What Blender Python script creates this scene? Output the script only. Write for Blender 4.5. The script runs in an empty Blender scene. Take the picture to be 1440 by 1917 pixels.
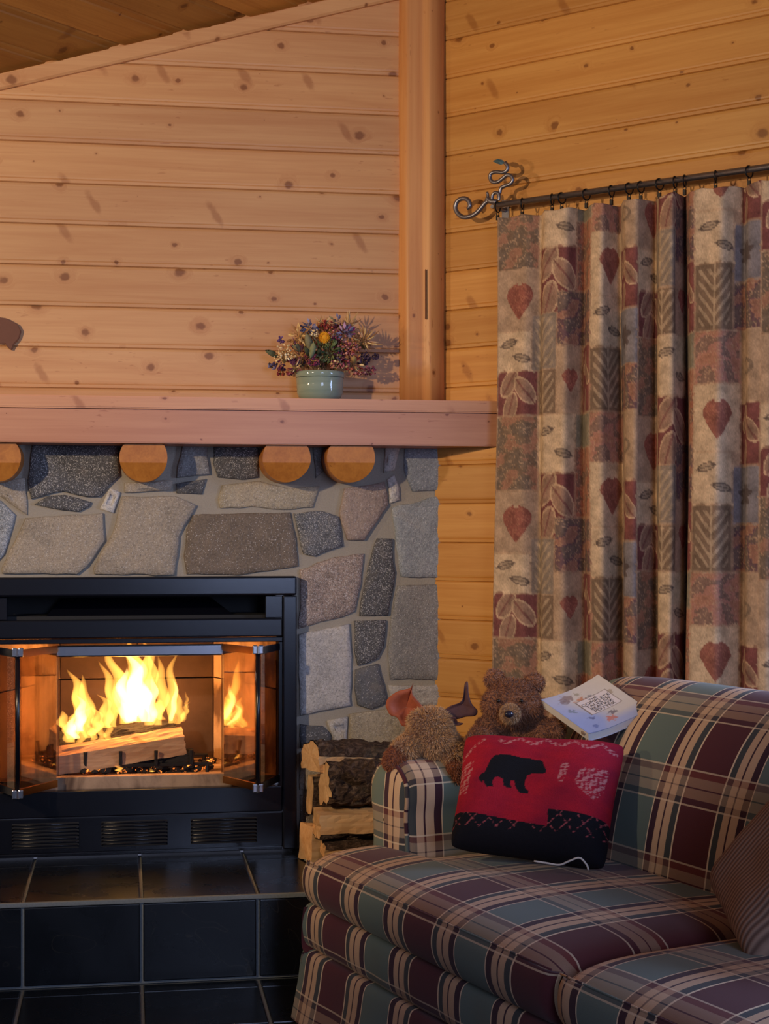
import bpy, bmesh, math, random
import numpy as np
from mathutils import Matrix, Vector

random.seed(7)
rng = np.random.default_rng(7)
SC = bpy.context.scene
COL = SC.collection

# ------------------------------------------------------------------ camera, world, lights, exposure
FPX, PSI, CAMH, HOR = 2960.0, math.radians(9.3), 1.206, 995.0
SP, CP = math.sin(PSI), math.cos(PSI)
cam_d = bpy.data.cameras.new('camera')
cam = bpy.data.objects.new('camera', cam_d); COL.objects.link(cam)
cam.location = (0, 0, CAMH); cam.rotation_euler = (math.pi / 2, 0, -PSI)
cam_d.sensor_fit = 'HORIZONTAL'; cam_d.sensor_width = 36.0; cam_d.lens = 36.0 * FPX / 1440.0
cam_d.shift_y = (HOR - 958.5) / 1440.0
cam_d.clip_start = 0.05
SC.camera = cam

world = bpy.data.worlds.new('room_ambience'); SC.world = world; world.use_nodes = True
bg = world.node_tree.nodes['Background']
bg.inputs[0].default_value = (0.62, 0.68, 1.0, 1); bg.inputs[1].default_value = 0.15

def area_light(name, loc, target, size, power, color, size_y=None):
    d = bpy.data.lights.new(name, 'AREA'); d.energy = power; d.color = color
    d.shape = 'RECTANGLE'; d.size = size; d.size_y = size_y or size
    o = bpy.data.objects.new(name, d); COL.objects.link(o); o.location = loc
    v = Vector(target) - Vector(loc); o.rotation_euler = v.to_track_quat('-Z', 'Y').to_euler()
    return o
def point_light(name, loc, power, color, radius):
    d = bpy.data.lights.new(name, 'POINT'); d.energy = power; d.color = color; d.shadow_soft_size = radius
    o = bpy.data.objects.new(name, d); COL.objects.link(o); o.location = loc
    return o
# warm room lamp standing to the left of the camera, daylight from the window beside the curtain,
# a second window behind the camera
def spot_light(name, loc, target, power, color, radius, angle, blend):
    d = bpy.data.lights.new(name, 'SPOT'); d.energy = power; d.color = color; d.shadow_soft_size = radius; d.spot_size = math.radians(angle); d.spot_blend = blend
    o = bpy.data.objects.new(name, d); COL.objects.link(o); o.location = loc
    o.rotation_euler = (Vector(target) - Vector(loc)).to_track_quat('-Z', 'Y').to_euler(); return o
spot_light('room_lamp_light', (-1.90, 1.80, 2.02), (0.35, 4.87, 1.85), 275, (1.0, 0.74, 0.47), 0.05, 74, 0.8)
spot_light('added_side_light', (-3.1, 3.0, 1.75), (1.4, 4.2, 1.6), 120, (1.0, 0.74, 0.47), 0.10, 40, 0.9)  # added warm spot raking the curtain folds from the left, no known lamp
area_light('window_daylight', (2.98, 2.80, 1.30), (1.6, 1.9, 0.6), 1.15, 110, (0.45, 0.60, 1.0), 1.3)
area_light('rear_window_daylight', (1.15, -2.2, 1.72), (0.75, 4.5, 1.2), 1.2, 66, (0.50, 0.62, 1.0), 1.5)

SC.view_settings.view_transform = 'Standard'
SC.view_settings.look = 'None'
SC.view_settings.gamma = 1.0
SC.view_settings.use_curve_mapping = False
SC.view_settings.exposure = 0.0
SC.cycles.max_bounces = 5
SC.cycles.diffuse_bounces = 3
SC.cycles.glossy_bounces = 3
SC.cycles.volume_bounces = 0
SC.cycles.caustics_reflective = False
SC.cycles.caustics_refractive = False
SC.cycles.use_adaptive_sampling = True
SC.cycles.adaptive_threshold = 0.03
SC.cycles.transparent_max_bounces = 28
SC.cycles.sample_clamp_indirect = 6.0

# ------------------------------------------------------------------ geometry of the place
def onY(px, py, Y):
    u = (px - 720) / FPX; t = Y / (CP - SP * u)
    return np.array([t * (SP + CP * u), Y, CAMH + t * (HOR - py) / FPX])
def onZ(px, py, z):
    u = (px - 720) / FPX; t = (CAMH - z) * FPX / (py - HOR)
    return np.array([t * (SP + CP * u), t * (CP - SP * u), z])
WSUM = 5.838                       # the window wall: X + Y = WSUM
def onW(px, py, off=0.0):          # pixel -> (s along the window wall, height) on a plane off metres inside it
    u = (px - 720) / FPX
    t = (WSUM - off * math.sqrt(2)) / (SP + CP * u + CP - SP * u)
    X = t * (SP + CP * u); Y = t * (CP - SP * u)
    s = ((X - WX0) - (Y - WY0)) / math.sqrt(2)
    return s, CAMH + t * (HOR - py) / FPX
WY0 = 4.87; WX0 = WSUM - WY0       # the corner of the two walls
R2 = math.sqrt(0.5)
def wpt(s, off, z):                # window wall coordinates -> world
    return (WX0 + R2 * s - R2 * off, WY0 - R2 * s - R2 * off, z)
GC = 0.3944                        # ceiling pitch along the window wall
def ceil_z(x, y):
    return 2.5688 + GC * R2 * ((x + 0.3723) - (y - 4.87))

# sofa frame: x along its length towards the camera, y depth, origin at the far front corner on the floor
SO = (0.431, 3.87); SA = math.radians(-72.0)
SEX = (math.cos(SA), math.sin(SA)); SEY = (-math.sin(SA), math.cos(SA))
def sofa(p):
    return (SO[0] + SEX[0] * p[0] + SEY[0] * p[1], SO[1] + SEX[1] * p[0] + SEY[1] * p[1], p[2])

# ------------------------------------------------------------------ object helpers
WM = {}
def link(o, parent, M):
    COL.objects.link(o)
    if parent is not None:
        o.parent = parent
        o.matrix_local = WM[parent.name].inverted() @ M
    else:
        o.matrix_local = M
    WM[o.name] = M.copy()
    return o
def tag(o, label=None, cat=None, group=None, kind=None):
    if label: o['label'] = label
    if cat: o['category'] = cat
    if group: o['group'] = group
    if kind: o['kind'] = kind
    return o
def thing(name, loc, label, cat, group=None, rot=0.0, kind=None):
    o = bpy.data.objects.new(name, None); o.empty_display_size = 0.05
    link(o, None, Matrix.Translation(loc) @ Matrix.Rotation(rot, 4, 'Z'))
    return tag(o, label, cat, group, kind)
def make_mesh(name, V, F, smooth=False):
    me = bpy.data.meshes.new(name)
    V = np.asarray(V, dtype=np.float64)
    if isinstance(F, np.ndarray):
        n, k = F.shape
        me.vertices.add(len(V)); me.vertices.foreach_set('co', V.astype(np.float32).ravel())
        me.loops.add(n * k); me.loops.foreach_set('vertex_index', F.astype(np.int32).ravel())
        me.polygons.add(n); me.polygons.foreach_set('loop_start', (np.arange(n) * k).astype(np.int32))
        me.polygons.foreach_set('loop_total', np.full(n, k, dtype=np.int32))
        me.update(calc_edges=True); me.validate()
    else:
        me.from_pydata([tuple(v) for v in V], [], F); me.update()
    if smooth:
        me.polygons.foreach_set('use_smooth', np.ones(len(me.polygons), dtype=bool))
    return me
def mob(name, V, F, mat, parent=None, smooth=False, rot=0.0, origin=None, uv=None, col=None, color=None, fix=True):
    """V are world coordinates; the object's own axes are turned by rot about Z."""
    V = np.asarray(V, dtype=np.float64)
    if origin is None:
        lo, hi = V.min(0), V.max(0)
        origin = ((lo[0] + hi[0]) / 2, (lo[1] + hi[1]) / 2, lo[2])
    M = Matrix.Translation(origin) @ Matrix.Rotation(rot, 4, 'Z')
    d = V - np.array(origin)
    c, s = math.cos(-rot), math.sin(-rot)
    L = np.c_[c * d[:, 0] - s * d[:, 1], s * d[:, 0] + c * d[:, 1], d[:, 2]]
    me = make_mesh(name, L, F, smooth)
    if fix:
        bm = bmesh.new(); bm.from_mesh(me); bmesh.ops.recalc_face_normals(bm, faces=bm.faces); bm.to_mesh(me); bm.free()
    if uv is not None:
        lay = me.uv_layers.new(name='UVMap'); idx = np.empty(len(me.loops), dtype=np.int32)
        me.loops.foreach_get('vertex_index', idx)
        lay.data.foreach_set('uv', np.asarray(uv, dtype=np.float32)[idx].ravel())
    if col is not None:
        at = me.color_attributes.new('Col', 'FLOAT_COLOR', 'POINT')
        at.data.foreach_set('color', np.c_[col, np.ones(len(col))].astype(np.float32).ravel())
    me.materials.append(mat)
    o = bpy.data.objects.new(name, me)
    if color: o.color = (*color, 1)
    return link(o, parent, M)
def obj_mesh(name, me, M, parent=None, color=None):
    o = bpy.data.objects.new(name, me)
    if color: o.color = (*color, 1)
    return link(o, parent, M)

class MB:
    """collects primitive shapes in world coordinates"""
    def __init__(self): self.V = []; self.F = []
    def add(self, V, F):
        b = len(self.V); self.V += [tuple(v) for v in V]; self.F += [tuple(i + b for i in f) for f in F]; return self
    def prism(self, poly, a, b):
        """poly: list of 3D offsets (closed loop) swept from vector a to vector b"""
        n = len(poly); A = [tuple(np.add(p, a)) for p in poly]; B = [tuple(np.add(p, b)) for p in poly]
        F = [(i, (i + 1) % n, n + (i + 1) % n, n + i) for i in range(n)] + [tuple(range(n))[::-1], tuple(range(n, 2 * n))]
        return self.add(A + B, F)
    def box(self, x0, x1, y0, y1, z0, z1, bev=0.0):
        if bev <= 0:
            V = [(x, y, z) for x in (x0, x1) for y in (y0, y1) for z in (z0, z1)]
            return self.add(V, [(0, 1, 3, 2), (4, 6, 7, 5), (0, 4, 5, 1), (2, 3, 7, 6), (0, 2, 6, 4), (1, 5, 7, 3)])
        bm = bmesh.new(); bmesh.ops.create_cube(bm, size=1)
        for v in bm.verts:
            v.co = ((x0 + x1) / 2 + v.co.x * (x1 - x0), (y0 + y1) / 2 + v.co.y * (y1 - y0), (z0 + z1) / 2 + v.co.z * (z1 - z0))
        bmesh.ops.bevel(bm, geom=bm.edges[:], offset=bev, segments=2, affect='EDGES', profile=0.6)
        return self.bm(bm)
    def bm(self, bm):
        bm.verts.index_update()
        self.add([v.co[:] for v in bm.verts], [[v.index for v in f.verts] for f in bm.faces]); bm.free(); return self
    def tube(self, pts, r, n=10, caps=True, closed=False):
        P = [Vector(p) for p in pts]; m = len(P)
        rr = r if hasattr(r, '__len__') else [r] * m
        V = []; N = None
        for i in range(m):
            a = P[(i - 1) % m] if (closed or i > 0) else P[i]
            b = P[(i + 1) % m] if (closed or i < m - 1) else P[i]
            T = (b - a).normalized()
            if N is None:
                N = T.orthogonal().normalized()
            else:
                N = (N - T * N.dot(T)).normalized()
            B = T.cross(N)
            for k in range(n):
                a_ = 2 * math.pi * k / n
                V.append((P[i] + (N * math.cos(a_) + B * math.sin(a_)) * rr[i])[:])
        F = []
        for i in range(m if closed else m - 1):
            j = (i + 1) % m
            for k in range(n):
                F.append((i * n + k, i * n + (k + 1) % n, j * n + (k + 1) % n, j * n + k))
        if caps and not closed:
            F.append(tuple(range(n))[::-1]); F.append(tuple(range((m - 1) * n, m * n)))
        return self.add(V, F)
    def ball(self, c, r, sub=2, M=None):
        bm = bmesh.new(); bmesh.ops.create_icosphere(bm, subdivisions=sub, radius=1)
        rr = r if hasattr(r, '__len__') else (r, r, r)
        for v in bm.verts:
            p = Vector((v.co.x * rr[0], v.co.y * rr[1], v.co.z * rr[2]))
            if M is not None: p = M @ p
            v.co = p + Vector(c)
        return self.bm(bm)
    def lathe(self, prof, c, n=40):
        V = [(c[0] + r * math.cos(2 * math.pi * k / n), c[1] + r * math.sin(2 * math.pi * k / n), c[2] + z) for r, z in prof for k in range(n)]
        F = [(i * n + k, i * n + (k + 1) % n, (i + 1) * n + (k + 1) % n, (i + 1) * n + k) for i in range(len(prof) - 1) for k in range(n)]
        F += [tuple(range(n))[::-1], tuple(range((len(prof) - 1) * n, len(prof) * n))]
        return self.add(V, F)
    def build(self, name, mat, parent=None, **k): return mob(name, self.V, self.F, mat, parent, **k)

def grid_faces(nu, nv, wrap_u=False):
    """index = v*nu + u"""
    uu = np.arange(nu if wrap_u else nu - 1); vv = np.arange(nv - 1)
    U, Vv = np.meshgrid(uu, vv); U = U.ravel(); Vv = Vv.ravel(); U1 = (U + 1) % nu
    return np.c_[Vv * nu + U, Vv * nu + U1, (Vv + 1) * nu + U1, (Vv + 1) * nu + U]
def spline(pts, n):
    """Catmull-Rom through pts, n samples per span"""
    P = [np.array(p, float) for p in pts]; P = [2 * P[0] - P[1]] + P + [2 * P[-1] - P[-2]]
    out = []
    for i in range(1, len(P) - 2):
        for k in range(n):
            t = k / n; a, b, c, d = P[i - 1:i + 3]
            out.append(0.5 * (2 * b + (c - a) * t + (2 * a - 5 * b + 4 * c - d) * t * t + (3 * b - a - 3 * c + d) * t ** 3))
    out.append(P[-2]); return np.array(out)
def fbm2(x, y, seed=0, oct=4):
    r = np.random.default_rng(seed); out = 0; a = 1.0
    for o in range(oct):
        s = 0
        for k in range(5):
            an = r.uniform(0, 2 * np.pi); ph = r.uniform(0, 6.28); fr = 2 ** o * r.uniform(0.7, 1.4)
            s = s + np.sin((x * np.cos(an) + y * np.sin(an)) * fr * 6.28 + ph)
        out = out + a * s / 2.2; a *= 0.55
    return out

# ------------------------------------------------------------------ materials
def srgb(r, g, b):
    f = lambda c: (c / 255 / 12.92) if c / 255 <= 0.04045 else ((c / 255 + 0.055) / 1.055) ** 2.4
    return (f(r), f(g), f(b))
class NT:
    def __init__(self, name):
        self.m = bpy.data.materials.new(name); self.m.use_nodes = True
        self.t = self.m.node_tree; self.n = self.t.nodes; self.l = self.t.links
        self.bsdf = self.n['Principled BSDF']; self.out = self.n['Material Output']
    def new(self, typ, **kw):
        nd = self.n.new(typ)
        for k, v in kw.items(): setattr(nd, k, v)
        return nd
    def set(self, sock, val):
        if isinstance(val, bpy.types.NodeSocket): self.l.new(val, sock)
        else:
            if isinstance(val, (tuple, list)) and len(val) == 3 and getattr(sock, 'type', '') == 'RGBA': val = (*val, 1)
            sock.default_value = val
    def math(self, op, a, b=0.0, c=None, clamp=False):
        nd = self.new('ShaderNodeMath', operation=op, use_clamp=clamp)
        self.set(nd.inputs[0], a); self.set(nd.inputs[1], b)
        if c is not None: self.set(nd.inputs[2], c)
        return nd.outputs[0]
    def mix(self, fac, a, b, blend='MIX'):
        nd = self.new('ShaderNodeMix', data_type='RGBA', blend_type=blend)
        self.set(nd.inputs[0], fac); self.set(nd.inputs[6], a); self.set(nd.inputs[7], b)
        return nd.outputs[2]
    def ramp(self, fac, stops, interp='LINEAR'):
        nd = self.new('ShaderNodeValToRGB'); cr = nd.color_ramp; cr.interpolation = interp
        while len(cr.elements) < len(stops): cr.elements.new(0.5)
        for e, (p, c) in zip(cr.elements, stops):
            e.position = p
            e.color = (c, c, c, 1) if not hasattr(c, '__len__') else ((*c, 1) if len(c) == 3 else c)
        self.set(nd.inputs[0], fac); return nd
    def smooth(self, v, a, b):
        nd = self.new('ShaderNodeMapRange', interpolation_type='SMOOTHSTEP')
        self.set(nd.inputs[0], v); nd.inputs[1].default_value = a; nd.inputs[2].default_value = b
        nd.inputs[3].default_value = 0; nd.inputs[4].default_value = 1
        return nd.outputs[0]
    def noise(self, vec, scale, detail=4, rough=0.55, dist=0.0):
        nd = self.new('ShaderNodeTexNoise'); self.set(nd.inputs['Vector'], vec)
        nd.inputs['Scale'].default_value = scale; nd.inputs['Detail'].default_value = detail
        nd.inputs['Roughness'].default_value = rough; nd.inputs['Distortion'].default_value = dist
        return nd.outputs[0]
    def vmap(self, vec, scale=(1, 1, 1), add=None):
        nd = self.new('ShaderNodeVectorMath', operation='MULTIPLY'); self.set(nd.inputs[0], vec); nd.inputs[1].default_value = scale
        o = nd.outputs[0]
        if add is not None:
            n2 = self.new('ShaderNodeVectorMath', operation='ADD'); self.l.new(o, n2.inputs[0]); self.set(n2.inputs[1], add); o = n2.outputs[0]
        return o
    def bump(self, h, strength=0.3, dist=0.01):
        nd = self.new('ShaderNodeBump'); nd.inputs['Strength'].default_value = strength; nd.inputs['Distance'].default_value = dist
        self.set(nd.inputs['Height'], h); self.l.new(nd.outputs[0], self.bsdf.inputs['Normal']); return nd
    def base(self, c=None, rough=None, metal=None, spec=None):
        if c is not None: self.set(self.bsdf.inputs['Base Color'], c)
        if rough is not None: self.set(self.bsdf.inputs['Roughness'], rough)
        if metal is not None: self.set(self.bsdf.inputs['Metallic'], metal)
        if spec is not None: self.set(self.bsdf.inputs['Specular IOR Level'], spec)
        return self.m

def plain(name, c, rough=0.6, metal=0.0, spec=0.5, nz=0.0, nscale=60, bump=0.0, var=0.25):
    t = NT(name); co = t.new('ShaderNodeTexCoord').outputs['Object']
    n = t.noise(co, nscale, 5)
    f = t.math('MULTIPLY_ADD', n, 2 * var, 1 - var)
    cc = t.mix(1.0, tuple(c), t.mix(1, (1, 1, 1), f, 'MULTIPLY'), 'MULTIPLY') if var else tuple(c)
    t.base(cc, rough, metal, spec)
    if bump: t.bump(n, bump, 0.004)
    return t.m

def wood(name, light, dark, axis='X', knots=1.0, rough=0.42, grain=1.0, knot_col=None, spec=0.35):
    """pine: grain along the given object axis, scattered knots; each board is shifted and tinted on its own"""
    t = NT(name)
    tc = t.new('ShaderNodeTexCoord').outputs['Object']; oi = t.new('ShaderNodeObjectInfo')
    sh = t.new('ShaderNodeVectorMath', operation='SCALE'); sh.inputs[0].default_value = (37.0, 11.3, 23.7); t.l.new(oi.outputs['Random'], sh.inputs[3])
    p = t.vmap(tc, (1, 1, 1), sh.outputs[0])
    order = {'X': (0, 1, 2), 'Y': (1, 0, 2), 'Z': (2, 0, 1)}[axis]
    sx = t.new('ShaderNodeSeparateXYZ'); t.l.new(p, sx.inputs[0])
    al, ac1, ac2 = [sx.outputs[i] for i in order]
    cmb = t.new('ShaderNodeCombineXYZ'); t.l.new(al, cmb.inputs[0]); t.l.new(ac1, cmb.inputs[1]); t.l.new(ac2, cmb.inputs[2])
    q = cmb.outputs[0]
    # knots
    vor = t.new('ShaderNodeTexVoronoi', voronoi_dimensions='2D'); vor.inputs['Randomness'].default_value = 1.0
    vor.inputs['Scale'].default_value = 1.0
    kq = t.new('ShaderNodeCombineXYZ'); t.l.new(t.math('MULTIPLY', al, 6.0), kq.inputs[0]); t.l.new(t.math('MULTIPLY', t.math('ADD', ac1, ac2), 7.5), kq.inputs[1])
    t.l.new(kq.outputs[0], vor.inputs['Vector'])
    wob = t.noise(t.vmap(q, (60, 60, 60)), 1.0, 2)
    dist = t.math('ADD', vor.outputs['Distance'], t.math('MULTIPLY_ADD', wob, 0.085, -0.042))
    sc = t.new('ShaderNodeSeparateColor'); t.l.new(vor.outputs['Color'], sc.inputs[0])
    size = t.math('MULTIPLY', t.math('POWER', sc.outputs[0], 1.8), 0.115 * knots)
    k0 = t.math('DIVIDE', dist, t.math('ADD', size, 0.002))
    kmask = t.math('SUBTRACT', 1.0, t.smooth(k0, 0.55, 1.15))
    khalo = t.math('SUBTRACT', 1.0, t.smooth(k0, 0.3, 2.9))
    # grain bends round the knots
    gq = t.new('ShaderNodeCombineXYZ')
    t.l.new(t.math('MULTIPLY', al, 1.6), gq.inputs[0])
    t.l.new(t.math('ADD', t.math('MULTIPLY', ac1, 30.0), t.math('MULTIPLY', khalo, 1.4)), gq.inputs[1])
    t.l.new(t.math('ADD', t.math('MULTIPLY', ac2, 30.0), t.math('MULTIPLY', khalo, 1.4)), gq.inputs[2])
    g1 = t.noise(gq.outputs[0], 1.0, 5, 0.6, 0.6)
    g2 = t.noise(t.vmap(gq.outputs[0], (2.2, 5, 5)), 1.0, 3, 0.6)
    g3 = t.noise(t.vmap(q, (1.1, 4, 6)), 1.0, 2)
    g = t.math('ADD', t.math('MULTIPLY', g1, 0.55), t.math('ADD', t.math('MULTIPLY', g2, 0.25), t.math('MULTIPLY', g3, 0.35)))
    gm = t.smooth(g, 0.5 - 0.18 / grain, 0.62 + 0.22 / grain)
    c = t.mix(gm, tuple(light), tuple(dark))
    kc = knot_col or tuple(np.array(dark) * np.array((0.33, 0.22, 0.18)))
    c = t.mix(t.math('MULTIPLY', khalo, 0.30), c, tuple(np.array(dark) * np.array((0.72, 0.55, 0.45))))
    c = t.mix(t.math('MULTIPLY', kmask, 0.72), c, kc)
    if knots > 0.3:                                    # slanting branch marks
        v2 = t.new('ShaderNodeTexVoronoi', voronoi_dimensions='2D'); v2.inputs['Randomness'].default_value = 1.0; v2.inputs['Scale'].default_value = 1.0
        acs = t.math('ADD', ac1, ac2); k2 = t.new('ShaderNodeCombineXYZ')
        t.l.new(t.math('ADD', t.math('MULTIPLY', al, 9.0), t.math('MULTIPLY', acs, 5.0)), k2.inputs[0]); t.l.new(t.math('MULTIPLY', acs, 4.0), k2.inputs[1]); t.l.new(k2.outputs[0], v2.inputs['Vector'])
        s2 = t.new('ShaderNodeSeparateColor'); t.l.new(v2.outputs['Color'], s2.inputs[0])
        d2 = t.math('ADD', v2.outputs['Distance'], t.math('MULTIPLY_ADD', t.noise(t.vmap(q, (28, 28, 28)), 1.0, 3), 0.22, -0.11))
        mk = t.math('MULTIPLY', t.math('GREATER_THAN', s2.outputs[1], 0.84), t.math('SUBTRACT', 1.0, t.smooth(d2, 0.06, 0.17)))
        c = t.mix(t.math('MULTIPLY', mk, 0.5), c, tuple(np.array(dark) * np.array((0.55, 0.40, 0.33))))
        fl = t.noise(t.vmap(q, (26, 120, 120)), 1.0, 2, 0.5); fl2 = t.noise(t.vmap(q, (3, 9, 9)), 1.0, 2)
        c = t.mix(t.math('MULTIPLY', t.math('MULTIPLY', t.smooth(fl, 0.66, 0.74), t.smooth(fl2, 0.5, 0.6)), 0.45), c, tuple(np.array(dark) * np.array((0.6, 0.42, 0.35))))
    c = t.mix(1.0, c, oi.outputs['Color'], 'MULTIPLY')
    t.base(c, rough, 0, spec)
    return t.m

def stone_mat(name, spark):
    t = NT(name); tc = t.new('ShaderNodeTexCoord').outputs['Object']; oi = t.new('ShaderNodeObjectInfo')
    p = t.vmap(tc, (1, 1, 1)); sh = t.new('ShaderNodeVectorMath', operation='SCALE'); sh.inputs[0].default_value = (13.0, 7.0, 19.0)
    t.l.new(oi.outputs['Random'], sh.inputs[3]); p = t.vmap(tc, (1, 1, 1), sh.outputs[0])
    n1 = t.noise(p, 9, 5, 0.6, 0.8); n2 = t.noise(p, 160, 4, 0.7); n3 = t.noise(p, 45, 4, 0.6)
    v = t.new('ShaderNodeTexVoronoi'); v.inputs['Scale'].default_value = 620; t.l.new(p, v.inputs['Vector'])
    sc = t.new('ShaderNodeSeparateColor'); t.l.new(v.outputs['Color'], sc.inputs[0])
    f = t.math('ADD', t.math('MULTIPLY_ADD', n1, 0.9, 0.25), t.math('MULTIPLY_ADD', n2, 1.0 + spark, -0.2 - spark * 0.5))
    c = t.mix(1.0, oi.outputs['Color'], t.mix(1, (1, 1, 1), f, 'MULTIPLY'), 'MULTIPLY')
    c = t.mix(t.math('MULTIPLY', t.smooth(n1, 0.5, 0.75), 0.30), c, (0.26, 0.19, 0.12))
    flake = t.math('GREATER_THAN', sc.outputs[0], 1.0 - 0.07 * spark)
    flake2 = t.math('GREATER_THAN', sc.outputs[1], 1.0 - 0.16 * spark)
    c = t.mix(t.math('MULTIPLY', flake2, 0.45), c, (0.03, 0.03, 0.035))
    c = t.mix(t.math('MULTIPLY', flake, 0.6), c, (0.82, 0.80, 0.78))
    t.base(c, t.math('MULTIPLY_ADD', flake, -0.45, 0.8), 0, 0.5)
    h = t.math('ADD', t.math('MULTIPLY', n3, 1.0), t.math('MULTIPLY', n2, 0.45)); t.bump(h, 0.75, 0.007)
    return t.m

M = {}
M['pine'] = wood('pine_boards', srgb(220, 172, 120), srgb(199, 143, 94))
M['pine_r'] = wood('amber_pine_boards', srgb(216, 159, 85), srgb(190, 126, 57))
M['ceil'] = wood('ceiling_pine', srgb(190, 134, 62), srgb(154, 96, 38), knots=0.8)
M['mantel'] = wood('mantel_wood', srgb(210, 160, 124), srgb(188, 134, 102), knots=0.35, rough=0.35)
M['post'] = wood('peeled_log', srgb(220, 162, 102), srgb(198, 132, 76), axis='Z', knots=0.45)
M['logend'] = wood('log_end_wood', srgb(200, 132, 58), srgb(160, 96, 40), axis='Y', knots=0.0)
M['stone'] = stone_mat('field_stone', 0.45); M['stone_s'] = stone_mat('mica_stone', 1.6)
t = NT('mortar'); co = t.new('ShaderNodeTexCoord').outputs['Object']
n = t.noise(co, 220, 4, 0.7); t.base(t.mix(n, srgb(146, 138, 126), srgb(180, 172, 158)), 0.95); t.bump(t.math('ADD', n, t.noise(co, 20, 3)), 0.5, 0.006); M['mortar'] = t.m
M['black'] = plain('black_enamel', (0.0045, 0.005, 0.009), 0.20, 0.0, 0.5, var=0.1, nscale=300, bump=0.02)
M['black_matte'] = plain('black_iron_inside', (0.008, 0.008, 0.009), 0.7, var=0.2)
M['iron'] = plain('wrought_iron', (0.24, 0.24, 0.28), 0.36, 0.9, nscale=90, bump=0.12)
M['iron_dark'] = plain('dark_iron_ring', (0.018, 0.016, 0.016), 0.45, 0.6)
M['verdigris'] = plain('blue_patina', (0.08, 0.16, 0.20), 0.5, 0.4, nscale=200)
M['steel'] = plain('polished_steel', (0.62, 0.62, 0.66), 0.16, 1.0, var=0.08, nscale=40)
M['brass'] = plain('antique_brass', (0.42, 0.20, 0.06), 0.28, 1.0, var=0.15)
M['chrome'] = plain('chrome_hinge', (0.6, 0.6, 0.62), 0.2, 1.0, var=0.3, nscale=500)
M['fire_brick'] = None
t = NT('sooty_fire_brick'); co = t.new('ShaderNodeTexCoord').outputs['Object']
n1 = t.noise(t.vmap(co, (5, 5, 3)), 1.0, 5, 0.6, 0.4)
t.base(t.mix(t.smooth(n1, 0.42, 0.62), (0.46, 0.30, 0.19), (0.10, 0.055, 0.035)), 0.9); t.bump(t.noise(co, 130, 4), 0.3, 0.004); M['fire_brick'] = t.m
M['soot_brick'] = plain('soot_blackened_brick', (0.055, 0.032, 0.022), 0.95, nscale=14, bump=0.3, var=0.6)
t = NT('slate_tile'); co = t.new('ShaderNodeTexCoord').outputs['Object']; oi = t.new('ShaderNodeObjectInfo')
sh = t.new('ShaderNodeVectorMath', operation='SCALE'); sh.inputs[0].default_value = (5.0, 9.0, 3.0); t.l.new(oi.outputs['Random'], sh.inputs[3])
p = t.vmap(co, (1, 1, 1), sh.outputs[0]); n1 = t.noise(p, 6, 6, 0.6, 0.5)
w = t.new('ShaderNodeTexNoise'); w.inputs['Scale'].default_value = 2.3; w.inputs['Distortion'].default_value = 2.5; t.l.new(p, w.inputs['Vector'])
vein = t.math('SUBTRACT', 1.0, t.smooth(t.math('ABSOLUTE', t.math('SUBTRACT', w.outputs[0], 0.5)), 0.0, 0.006))
cc = t.mix(n1, (0.0025, 0.004, 0.006), (0.007, 0.009, 0.014)); cc = t.mix(t.math('MULTIPLY', vein, 0.22), cc, (0.06, 0.06, 0.05))
t.base(cc, t.math('MULTIPLY_ADD', n1, 0.25, 0.16), 0, 0.32); t.bump(n1, 0.10, 0.004); M['tile'] = t.m
M['grout'] = plain('grey_grout', srgb(122, 130, 134), 0.9, nscale=200, bump=0.3)
t = NT('door_glass'); g = t.new('ShaderNodeBsdfGlossy'); g.inputs['Color'].default_value = (0.95, 0.85, 0.72, 1); g.inputs['Roughness'].default_value = 0.03
tr = t.new('ShaderNodeBsdfTransparent'); tr.inputs['Color'].default_value = (0.62, 0.50, 0.40, 1); mx = t.new('ShaderNodeMixShader'); mx.inputs[0].default_value = 0.30
t.l.new(tr.outputs[0], mx.inputs[1]); t.l.new(g.outputs[0], mx.inputs[2]); t.l.new(mx.outputs[0], t.out.inputs[0]); M['glass'] = t.m
t = NT('spark_screen'); uvn = t.new('ShaderNodeTexCoord').outputs['UV']
ck = t.new('ShaderNodeTexVoronoi', feature='DISTANCE_TO_EDGE'); ck.inputs['Scale'].default_value = 330; ck.inputs['Randomness'].default_value = 0.15; t.l.new(uvn, ck.inputs['Vector'])
hole = t.math('GREATER_THAN', ck.outputs['Distance'], 0.22); tr = t.new('ShaderNodeBsdfTransparent'); mx = t.new('ShaderNodeMixShader')
t.base((0.30, 0.17, 0.09), 0.5, 0.3); t.l.new(hole, mx.inputs[0]); t.l.new(t.bsdf.outputs[0], mx.inputs[1]); t.l.new(tr.outputs[0], mx.inputs[2]); t.l.new(mx.outputs[0], t.out.inputs[0]); M['screen'] = t.m
def flame_mat(name, col, s):
    t = NT(name); t.n.remove(t.bsdf); e = t.new('ShaderNodeEmission'); e.inputs[0].default_value = (*col, 1); e.inputs[1].default_value = s
    t.l.new(e.outputs[0], t.out.inputs['Volume']); t.m.cycles.homogeneous_volume = True; return t.m
M['flame'] = flame_mat('flame', (1.0, 0.44, 0.07), 90)
M['flame_hot'] = flame_mat('hot_flame', (1.0, 0.55, 0.17), 190)
t = NT('glowing_ember'); co = t.new('ShaderNodeTexCoord').outputs['Object']; n = t.noise(co, 60, 4, 0.7)
t.base((0.02, 0.015, 0.012), 0.9); t.bsdf.inputs['Emission Color'].default_value = (1.0, 0.22, 0.03, 1)
t.l.new(t.math('MULTIPLY', t.smooth(n, 0.56, 0.70), 5.0), t.bsdf.inputs['Emission Strength']); M['ember'] = t.m
M['char'] = plain('charred_wood', (0.018, 0.014, 0.012), 0.9, nscale=90, bump=0.9, var=0.6)
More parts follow.
